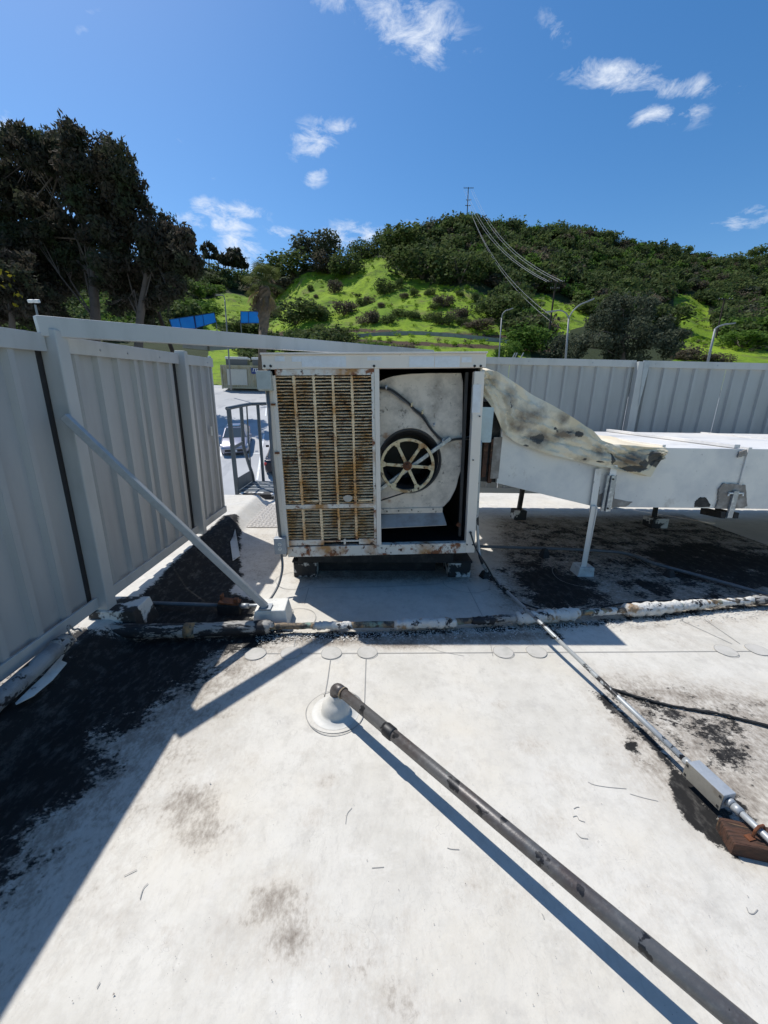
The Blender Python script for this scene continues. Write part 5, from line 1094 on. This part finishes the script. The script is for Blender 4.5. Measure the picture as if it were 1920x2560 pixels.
for i, (x, y, ww, hh) in enumerate(small):
    bush('slope_shrub', LABS.get(i, 'small dark shrub dotted on the bright grass slope'), x, y, ww, hh, M_LEAF if i % 3 else M_LEAF3, group='small shrubs on the grass slope', seed=i)
big = [(735, 700, 125, 58, M_LEAF, 'wide rounded dark bush at the left end of the hill crest'), (790, 655, 105, 70, M_LEAF4, 'tall grey green tree on the crest left of the grass'), (872, 688, 80, 62, M_LEAF, 'dark round bush right of the grey green crest tree'), (820, 680, 60, 50, M_LEAF3, 'olive bush between the crest tree and the round bush'),
       (908, 640, 70, 46, M_LEAF, 'dark bush on the skyline at the top of the grass'), (960, 622, 60, 46, M_LEAF, 'dark skyline bush just right of the grass top'), (1055, 695, 130, 80, M_LEAF, 'broad dark thicket at the right edge of the grass slope'), (1020, 650, 110, 70, M_LEAF, 'dark thicket climbing above the grass slope'), (1150, 712, 110, 80, M_LEAF, 'dark thicket below the hilltop pole'), (1250, 800, 110, 70, M_LEAF, 'dark bush mass left of the wooden utility pole'),
       (660, 800, 70, 40, M_LEAF3, 'brownish bush right behind the palm tree'), (740, 812, 130, 66, M_LEAF, 'large dark bush right of the palm tree'), (690, 745, 100, 50, M_LEAF3, 'brown dark bush above the palm tree crown'), (610, 850, 100, 55, M_LEAF, 'dark oleander bush beneath the single blue panel'), (840, 860, 130, 50, M_LEAF, 'dark bush left end of the concrete ditch'), (1200, 825, 70, 26, M_LEAF3, 'low pinkish grey dry bush at the right foot of the grass'),
       (1330, 880, 110, 70, M_LEAF2, 'light green feathery tree in front of the wooden utility pole'), (1400, 900, 90, 75, M_LEAF4, 'grey green tree at the base of the double street lamp'), (1270, 905, 60, 60, M_LEAF2, 'light green bush behind the fence left of the double lamp'), (1660, 815, 90, 60, M_LEAF, 'dark bush behind the large round tree'), (1720, 900, 80, 40, M_LEAF3, 'dry brown bush behind the fence on the right'), (1850, 868, 120, 44, M_LEAF2, 'green bush mass at the right above the fence'), (1800, 905, 60, 26, M_LEAF3, 'low dry bush near the leaning lamp pole'),
       (1900, 850, 100, 60, M_LEAF2, 'green shrub at the far right of the hill'), (500, 800, 90, 40, M_LEAF2, 'light green bush above the paired blue panels'), (310, 800, 120, 60, M_LEAF2, 'bright green bush among the left tree trunks'), (440, 760, 80, 50, M_LEAF4, 'grey green bush right of the left trees'), (1480, 790, 70, 40, M_LEAF, 'dark bush behind the double lamp'), (930, 870, 90, 18, M_LEAF2, 'low green bush below the concrete ditch'), (1000, 880, 70, 20, M_LEAF3, 'low brown bush below the concrete ditch')]
for i, (x, y, ww, hh, mt, lab) in enumerate(big):
    bush('hillside_bush', lab, x, y, ww, hh, mt, seed=i*5+1)
# trees
def tree(name, label, base, trunk_pts, crown, leafsize, per, mat, cat='tree', droop=.4, r0=.4, shell=.35, seed=0, aspect=2.5, bark=None):
    t = thing(name, label, cat, tuple(base)); ba = np.array(base)
    def rl_(p): return tuple(np.array(p)-ba)
    tk = B(); tp_ = [rl_(p) for p in trunk_pts]; n = len(tp_); tk.tube(curve(tp_, 5), list(np.linspace(r0, r0*.35, (n-1)*5+1)), 9, wob=.08)
    make('trunk', tk, bark or M_BARK, t, smooth=True)
    r = random.Random(seed); lb = B()
    for (cx, cy, cz, rx, ry, rz) in crown[::9]:
        s = tp_[max(1, min(n-1, r.randrange(1, n)))]; e = rl_((cx, cy, cz)); m_ = [(s[i]+e[i])/2+r.uniform(-.8, .8)+(.9 if i == 2 else 0) for i in range(3)]
        lb.tube([s, m_, e], [r0*.18, r0*.11, r0*.04], 6)
        for k in range(3):
            q = [e[i]+r.uniform(-1, 1)*(rx, ry, rz)[i]*.8 for i in range(3)]; lb.tube([m_, [(m_[i]+q[i])/2 for i in range(3)], q], [r0*.07, r0*.045, r0*.015], 5)
    make('limbs', lb, bark or M_BARK, t)
    leafmesh('crown', leaves([(c[0]-ba[0], c[1]-ba[1], c[2]-ba[2], *c[3:]) for c in crown], per, leafsize, droop, shell, aspect, seed), mat, t)
    return t
def cr(l, Y, dj=2.5, seed=0, sub=7):
    """crown clumps from (x,y,r) silhouettes at distance Y: each clump splits into uneven sub-clumps with depth"""
    r = random.Random(seed); o = []
    for x, y, rp in l:
        R_ = wsize(rp, Y); c = PY(x, y, Y+r.uniform(-dj, dj))
        for k in range(sub):
            a = r.uniform(0, 6.28); u = r.uniform(.25, .75); o.append((c[0]+R_*u*math.cos(a), c[1]+r.uniform(-1, 1)*R_*.6, c[2]+R_*u*math.sin(a)*.9, R_*r.uniform(.3, .48), R_*r.uniform(.3, .5), R_*r.uniform(.26, .42)))
    return o
Y1 = 42
cl1 = [(60, 368, 55), (150, 362, 55), (165, 410, 66), (230, 405, 58), (290, 450, 60), (320, 490, 44), (60, 440, 70), (30, 500, 60), (120, 480, 70), (210, 470, 70), (270, 520, 70), (90, 590, 80), (180, 600, 80), (250, 620, 60), (20, 640, 60), (130, 690, 60), (60, 720, 50), (-60, 450, 90), (-80, 600, 90), (200, 700, 40), (10, 570, 70), (60, 640, 70), (150, 640, 70), (20, 450, 55), (100, 560, 60), (-30, 700, 70), (120, 760, 50)]
tree('eucalyptus_tree', 'tallest dark eucalyptus tree with purplish crown at the left', PY(235, 905, Y1), [PY(236, 905, Y1), PY(238, 800, Y1), PY(232, 690, Y1), PY(225, 600, Y1), PY(180, 500, Y1), PY(150, 420, Y1)], cr(cl1, Y1, 3, 1, 8), .17, 430, M_EUC, r0=.5, seed=1)
Y2 = 40
cl2 = [(330, 580, 56), (400, 572, 50), (440, 600, 42), (380, 640, 62), (310, 660, 60), (440, 660, 50), (470, 640, 36), (340, 720, 55), (400, 720, 55), (290, 740, 45), (350, 780, 40), (455, 610, 38), (300, 610, 50), (430, 720, 36)]
tree('eucalyptus_tree', 'second dark eucalyptus lower and right of the tallest one', PY(345, 905, Y2), [PY(345, 905, Y2), PY(350, 800, Y2), PY(365, 700, Y2), PY(385, 600, Y2)], cr(cl2, Y2, 2.5, 2, 8), .17, 450, M_EUC, r0=.42, seed=2)
Y3 = 36
cl3 = [(10, 700, 60), (60, 740, 50), (20, 780, 60), (90, 790, 45), (-60, 720, 80), (40, 660, 40)]
tree('yellow_flowering_tree', 'low dark tree with yellow flecks at the left edge behind the fence', PY(30, 900, Y3), [PY(30, 900, Y3), PY(30, 800, Y3), PY(20, 740, Y3)], cr(cl3, Y3, 2, 3, 7), .17, 300, M_EUC, r0=.3, seed=3)
leafmesh('blossom', leaves(cr([(6, 690, 26), (14, 720, 24), (60, 760, 20)], Y3-2.5, .5, 4, 4), 22, .22, 0, .6, 1.3, 4), M_YEL, label='yellow blossoms on the low tree at the left edge', category='blossom', kind='stuff')
Y4 = 60
cl4 = [(1560, 780, 56), (1500, 820, 50), (1620, 820, 55), (1560, 850, 60), (1480, 870, 45), (1640, 870, 48), (1540, 740+20, 34), (1600, 775, 40), (1690, 850, 34), (1450, 860, 24)]
tree('broad_round_tree', 'large round grey leaved tree rising behind the fence right of the double lamp', PY(1560, 960, Y4), [PY(1560, 970, Y4), PY(1558, 900, Y4), PY(1555, 840, Y4)], cr(cl4, Y4, 3, 5, 8), .24, 240, M_LEAF4, r0=.5, seed=5, droop=.1, aspect=1.5)
for i, (x, y, hpx, Yt, lab) in enumerate(((522, 662, 60, 230, 'thin lone tree on the left skyline'), (545, 664, 40, 230, 'leaning wispy tree on the left skyline'), (580, 672, 66, 225, 'dense dark cypress like tree group on the left skyline'), (604, 680, 40, 225, 'small reddish tree on the left skyline beside the far pole'))):
    b0 = PY(x, y+4, Yt); clx = [(x-2, y-hpx*.62, hpx*.30), (x+6, y-hpx*.42, hpx*.28)]+([(x-12, y-hpx*.4, hpx*.4), (x+12, y-hpx*.3, hpx*.38)] if i == 2 else [])
    tree('skyline_tree', lab, b0, [b0, PY(x+1, y-hpx*.3, Yt), PY(x+2, y-hpx*.6, Yt)], cr(clx, Yt, 2, 10+i, 5), 1.1, 16 if i != 2 else 30, M_EUC, r0=.35, seed=10+i)
# palm
Yp = 44; pb_ = PY(655, 960, Yp)
pm = thing('fan_palm', 'fan palm with shaggy brown skirt standing before the hill', 'palm tree', tuple(pb_))
def pr_(x, y, dy=0): return tuple(PY(x, y, Yp+dy)-pb_)
make('trunk', B().tube([pr_(655, 970), pr_(656, 880), pr_(658, 820)], [.45, .4, .42], 12, wob=.06), M_PALMT, pm, smooth=True)
make('dead_frond_skirt', B().tube(curve([pr_(658, 830), pr_(659, 800), pr_(660, 770), pr_(661, 740), pr_(661, 715)], 4), [.4, .42, .45, .5, .52, .55, .6, .62, .64, .66, .66, .66, .62, .6, .55, .5, .4], 16, wob=.16), M_PALMT, pm)
cc_ = np.array(pr_(662, 712)); r = random.Random(5)
def frond(cn, az, el, ln, drp, wd=.55):
    b = B(); d = np.array((math.cos(az)*math.cos(el), math.sin(az)*math.cos(el), math.sin(el))); tip = cn+d*ln*.55
    side = np.cross(d, (0, 0, 1)); side /= np.linalg.norm(side); upv = np.cross(side, d)
    b.tube([cn, tip], .03, 4)
    for k in range(13):
        a = (k/12-.5)*2.6; dd_ = d*math.cos(a)+side*math.sin(a); e = tip+dd_*ln*.5+np.array((0, 0, -drp*ln*.3*(1+abs(a)*.3))); sd_ = np.cross(dd_, upv)*.05
        b.quad(tip, tip+dd_*ln*.28+sd_, e, tip+dd_*ln*.28-sd_)
    return b
for k in range(46):
    el = r.uniform(-.5, 1.35); az = r.uniform(0, 6.28); o = make('frond', frond(cc_+np.array((0, 0, .1)), az, el, r.uniform(1.7, 2.4), r.uniform(.2, .8)), M_PALML, pm)
    at = o.data.attributes.new('tint', 'FLOAT', 'POINT'); at.data.foreach_set('value', np.full(len(o.data.vertices), r.random(), np.float32))
for k in range(22): make('dry_frond', frond(cc_-np.array((0, 0, .3)), r.uniform(0, 6.28), r.uniform(-1.3, -.5), r.uniform(1.5, 2.2), .9), M_PALMD if k % 3 == 0 else M_PALMT, pm)

# ------------------------------------------------------------------ concrete ditch, poles, lamps, wires, panels
dp_ = [(895, 843), (960, 838), (1030, 836), (1100, 840), (1180, 847), (1240, 854), (1275, 858)]
dpt = curve([HILL(x, y) for x, y in dp_], 5); b = B()
for a, c in zip(dpt[:-1], dpt[1:]): b.bar(a+np.array((0, 0, .25)), c+np.array((0, 0, .25)), .5, .8)
tag(make('concrete_ditch_wall', b, M_CONC), 'long low grey concrete wall curving across the foot of the grass hill', 'wall')
b = B(); lpt = [PY(460, 862, 58), PY(520, 868, 58), PY(560, 866, 60), PY(600, 862, 62)]
for a, c in zip(lpt[:-1], lpt[1:]): b.bar(a, c, .8, .9)
tag(make('retaining_kerb', b, M_CONC), 'pale concrete retaining kerb just above the left fence end', 'kerb')
def blue(name, lab, quad, Y, posts=True):
    c = PY(*quad[3], Y); t = thing(name, lab, 'panel', tuple(c)); P = [PY(x, y, Y)-c for x, y in quad]
    make('sheet', B().quad(*[tuple(p) for p in P]), M_BLUE, t, solid=.06)
    fr_ = B()
    for a, d in zip(P, P[1:]+P[:1]): fr_.bar(a+np.array((0, -.06, 0)), d+np.array((0, -.06, 0)), .06, .06, (0, 1, 0))
    fr_.bar((P[0]*.6+P[1]*.4)+np.array((0, -.06, 0)), (P[3]*.6+P[2]*.4)+np.array((0, -.06, 0)), .05, .05, (0, 1, 0))
    make('frame', fr_, M_SIGN, t); make('leg', B().bar(P[3], P[3]-np.array((0, 0, 1.2)), .08, .08, (0, 1, 0)), M_LPOLE, t); make('leg', B().bar(P[2], P[2]-np.array((0, 0, 1.2)), .08, .08, (0, 1, 0)), M_LPOLE, t)
blue('blue_screen_panel', 'darker blue screen panel at the left of the pair on the slope', [(424, 799), (484, 790), (490, 822), (430, 820)], 62)
blue('blue_screen_panel', 'bright blue screen panel at the right of the pair on the slope', [(487, 790), (536, 782), (541, 806), (491, 820)], 61.5)
blue('blue_screen_panel', 'single blue screen panel just left of the palm tree', [(602, 779), (651, 779), (651, 808), (602, 808)], 56)
def lamp(lab, base, top, arms, Y, r=.085, mat=None):
    b0 = PY(*base, Y); t = thing('street_lamp', lab, 'street lamp', tuple(b0)); T = PY(*top, Y)-b0
    make('pole', B().tube([(0, 0, 0), tuple(T)], [r, r*.7], 10), mat or M_LPOLE, t, smooth=True)
    for i, pts in enumerate(arms):
        pp_ = [PY(x, y, Y)-b0 for x, y in pts]; make('arm', B().tube(curve([T]+pp_, 5), r*.55, 8), M_LPOLE, t, smooth=True)
        e = pp_[-1]; d = pp_[-1]-pp_[-2]; d /= np.linalg.norm(d); make('lamp_head', B().bar(e-d*.1, e+d*.6, .22, .09), M_LPOLE, t, bevel=.04)
    return t
lamp('double armed grey street lamp behind the fence', (1411, 935), (1422, 795), [[(1414, 782), (1400, 776), (1384, 778)], [(1432, 778), (1450, 762), (1466, 755)]], 32)
lamp('slim street lamp with one curved arm at the foot of the grass hill', (1244, 940), (1254, 795), [[(1257, 784), (1264, 777), (1270, 775)]], 48)
lamp('leaning wooden street lamp pole at the right behind the fence', (1764, 930), (1788, 822), [[(1797, 816), (1812, 811), (1820, 810)]], 34, .11)
lamp('grey lamp post standing behind the left end of the beam', (578, 975), (562, 750), [[(560, 742), (556, 738), (554, 738)]], 46)
fb = PY(104, 830, 24); fl_ = thing('flood_light', 'white flood light pair on a thin pole above the left fence', 'flood light', tuple(fb))
make('pole', B().tube([(0, 0, -2), tuple(PY(88, 762, 24)-fb)], .05, 8), M_LPOLE, fl_)
for dx in (-7, 8): e = PY(84+dx, 753, 24)-fb; make('lamp_head', B().box(tuple(e), (.24, .2, .16), np.array(Matrix.Rotation(.3, 3, 'X'))), M_WHT, fl_, bevel=.03)
def upole(lab, base, top, Y, arms, r=.16, mat=None):
    b0 = PY(*base, Y); t = thing('utility_pole', lab, 'utility pole', tuple(b0)); T = PY(*top, Y)-b0
    make('pole', B().tube([(0, 0, -1), tuple(T)], [r, r*.7], 8), mat or M_WPOLE, t)
    for xa, xb, ya in arms:
        a = PY(xa, ya, Y)-b0; c = PY(xb, ya, Y)-b0; make('crossarm', B().bar(a, c, .16, .16), mat or M_WPOLE, t)
        for f_ in (.04, .25, .75, .96): q = a*(1-f_)+c*f_; make('insulator', B().tube([q, q+np.array((0, 0, .3))], .06, 6), M_CONC, t)
    return t
Yh = float(ridge(1169))+1
upole('tall utility pole with crossarms standing on the hilltop', (1167, 556), (1171, 468), Yh, [(1159, 1184, 470), (1165, 1178, 500), (1163, 1177, 514)], .22)
upole('dark wooden utility pole with crossarm half way down the hill', (1372, 830), (1390, 702), 80, [(1366, 1412, 705), (1376, 1398, 722)], .2)
upole('leaning wooden utility pole with short crossarm at the right', (1793, 830), (1812, 746), 78, [(1796, 1832, 749)], .16)
upole('tiny far utility pole on the left skyline', (618, 684), (617, 643), 235, [(611, 625, 645)], .2)
tag(make('leaning_post', B().bar(PY(395, 780, 45), PY(432, 880, 45), .3, .3, (0, 1, 0)), M_WPOLE), 'dark leaning post left of the paired blue panels', 'post')
td = thing('survey_tripod', 'small dark tripod on the slope left of the blue panels', 'tripod', tuple(PY(424, 800, 66)))
for dx in (-.5, 0, .5): make('leg', B().bar((dx, abs(dx)*.3, 0), (0, 0, 1.9), .07, .07, (0, 1, 0)), M_WPOLE, td)
make('head', B().box((0, 0, 2.0), (.2, .2, .3)), M_WPOLE, td)
def wire(a, Ya, c, Yc, sag, lab):
    p = PY(*a, Ya); q = PY(*c, Yc); pts = [p*(1-t)+q*t-np.array((0, 0, sag*4*t*(1-t))) for t in np.linspace(0, 1, 14)]
    tag(make('power_line', B().tube(pts, .03, 5), M_WIRE), lab, 'wire', 'power lines coming down the hill')
for wk, (a, c, Yc) in enumerate((((1160, 475), (1368, 705), 80), ((1166, 475), (1376, 705), 80), ((1178, 475), (1398, 705), 80), ((1183, 475), (1410, 705), 80), ((1168, 505), (1378, 790), 80), ((1172, 515), (1380, 806), 80))):
    wire(a, Yh, c, Yc, 4.5, 'pale power line from the hilltop pole '+('ending at the left crossarm tip below', 'ending just left of the lower pole top', 'ending just right of the lower pole top', 'ending at the right crossarm tip below', 'ending below the lower crossarms', 'hanging lowest of all')[wk])
for k, (x0, x1_) in enumerate(((1280, 1288), (1286, 1293), (1301, 1309))):
    tag(make('thin_rod', B().tube([PY(x0, 897, 9), PY(x1_, 882, 9)], .012, 6), M_WIRE), ('leftmost', 'middle one', 'rightmost')[k]+' of three thin white slanting rods poking above the back fence', 'rod', 'rods above the back fence')

# ------------------------------------------------------------------ scuffs and specks on the membrane
marks = [[(1470, 1955), (1485, 1962), (1520, 1968), (1566, 1972)], [(1575, 1985), (1610, 1995), (1645, 2003)], [(1434, 2022), (1442, 2018), (1448, 2018)], [(1432, 2042), (1442, 2040), (1448, 2050), (1462, 2055)], [(1440, 2082), (1452, 2094), (1470, 2097)],
         [(1866, 2268), (1872, 2282), (1884, 2284), (1894, 2274)], [(1360, 2298), (1358, 2290), (1354, 2284)], [(370, 2208), (358, 2222), (350, 2248)], [(1118, 2120), (1130, 2123), (1148, 2124)], [(880, 2020), (868, 2035), (864, 2060)], [(250, 2455), (242, 2470)], [(1160, 1640), (1100, 1628), (1060, 1612), (1030, 1600)], [(930, 2170), (960, 2168)], [(310, 2190), (330, 2180), (342, 2174)]]
for q in marks: make('scuff_mark', ribbon([p[:2] for p in curve([G(*p_) for p_ in q], 5)], .0024, .0010), M_SEAM, roof)
sp_b = B(); r = random.Random(3)
for k in range(260):
    px, py = r.uniform(150, 1900), r.uniform(1640, 2550); c = G(px, py); s_ = r.uniform(.0006, .0022)*(1 if k % 19 else 2); a = r.uniform(0, 6.28)
    sp_b.quad(*[(c[0]+s_*math.cos(a+q)*r.uniform(.4, 1.4), c[1]+s_*math.sin(a+q), .002+r.uniform(0, .002)) for q in (0, 2.1, 4.2)])
tag(make('grit_specks', sp_b, M_SEAL, kind='stuff'), 'tiny dark specks of grit scattered over the white roof', 'grit')
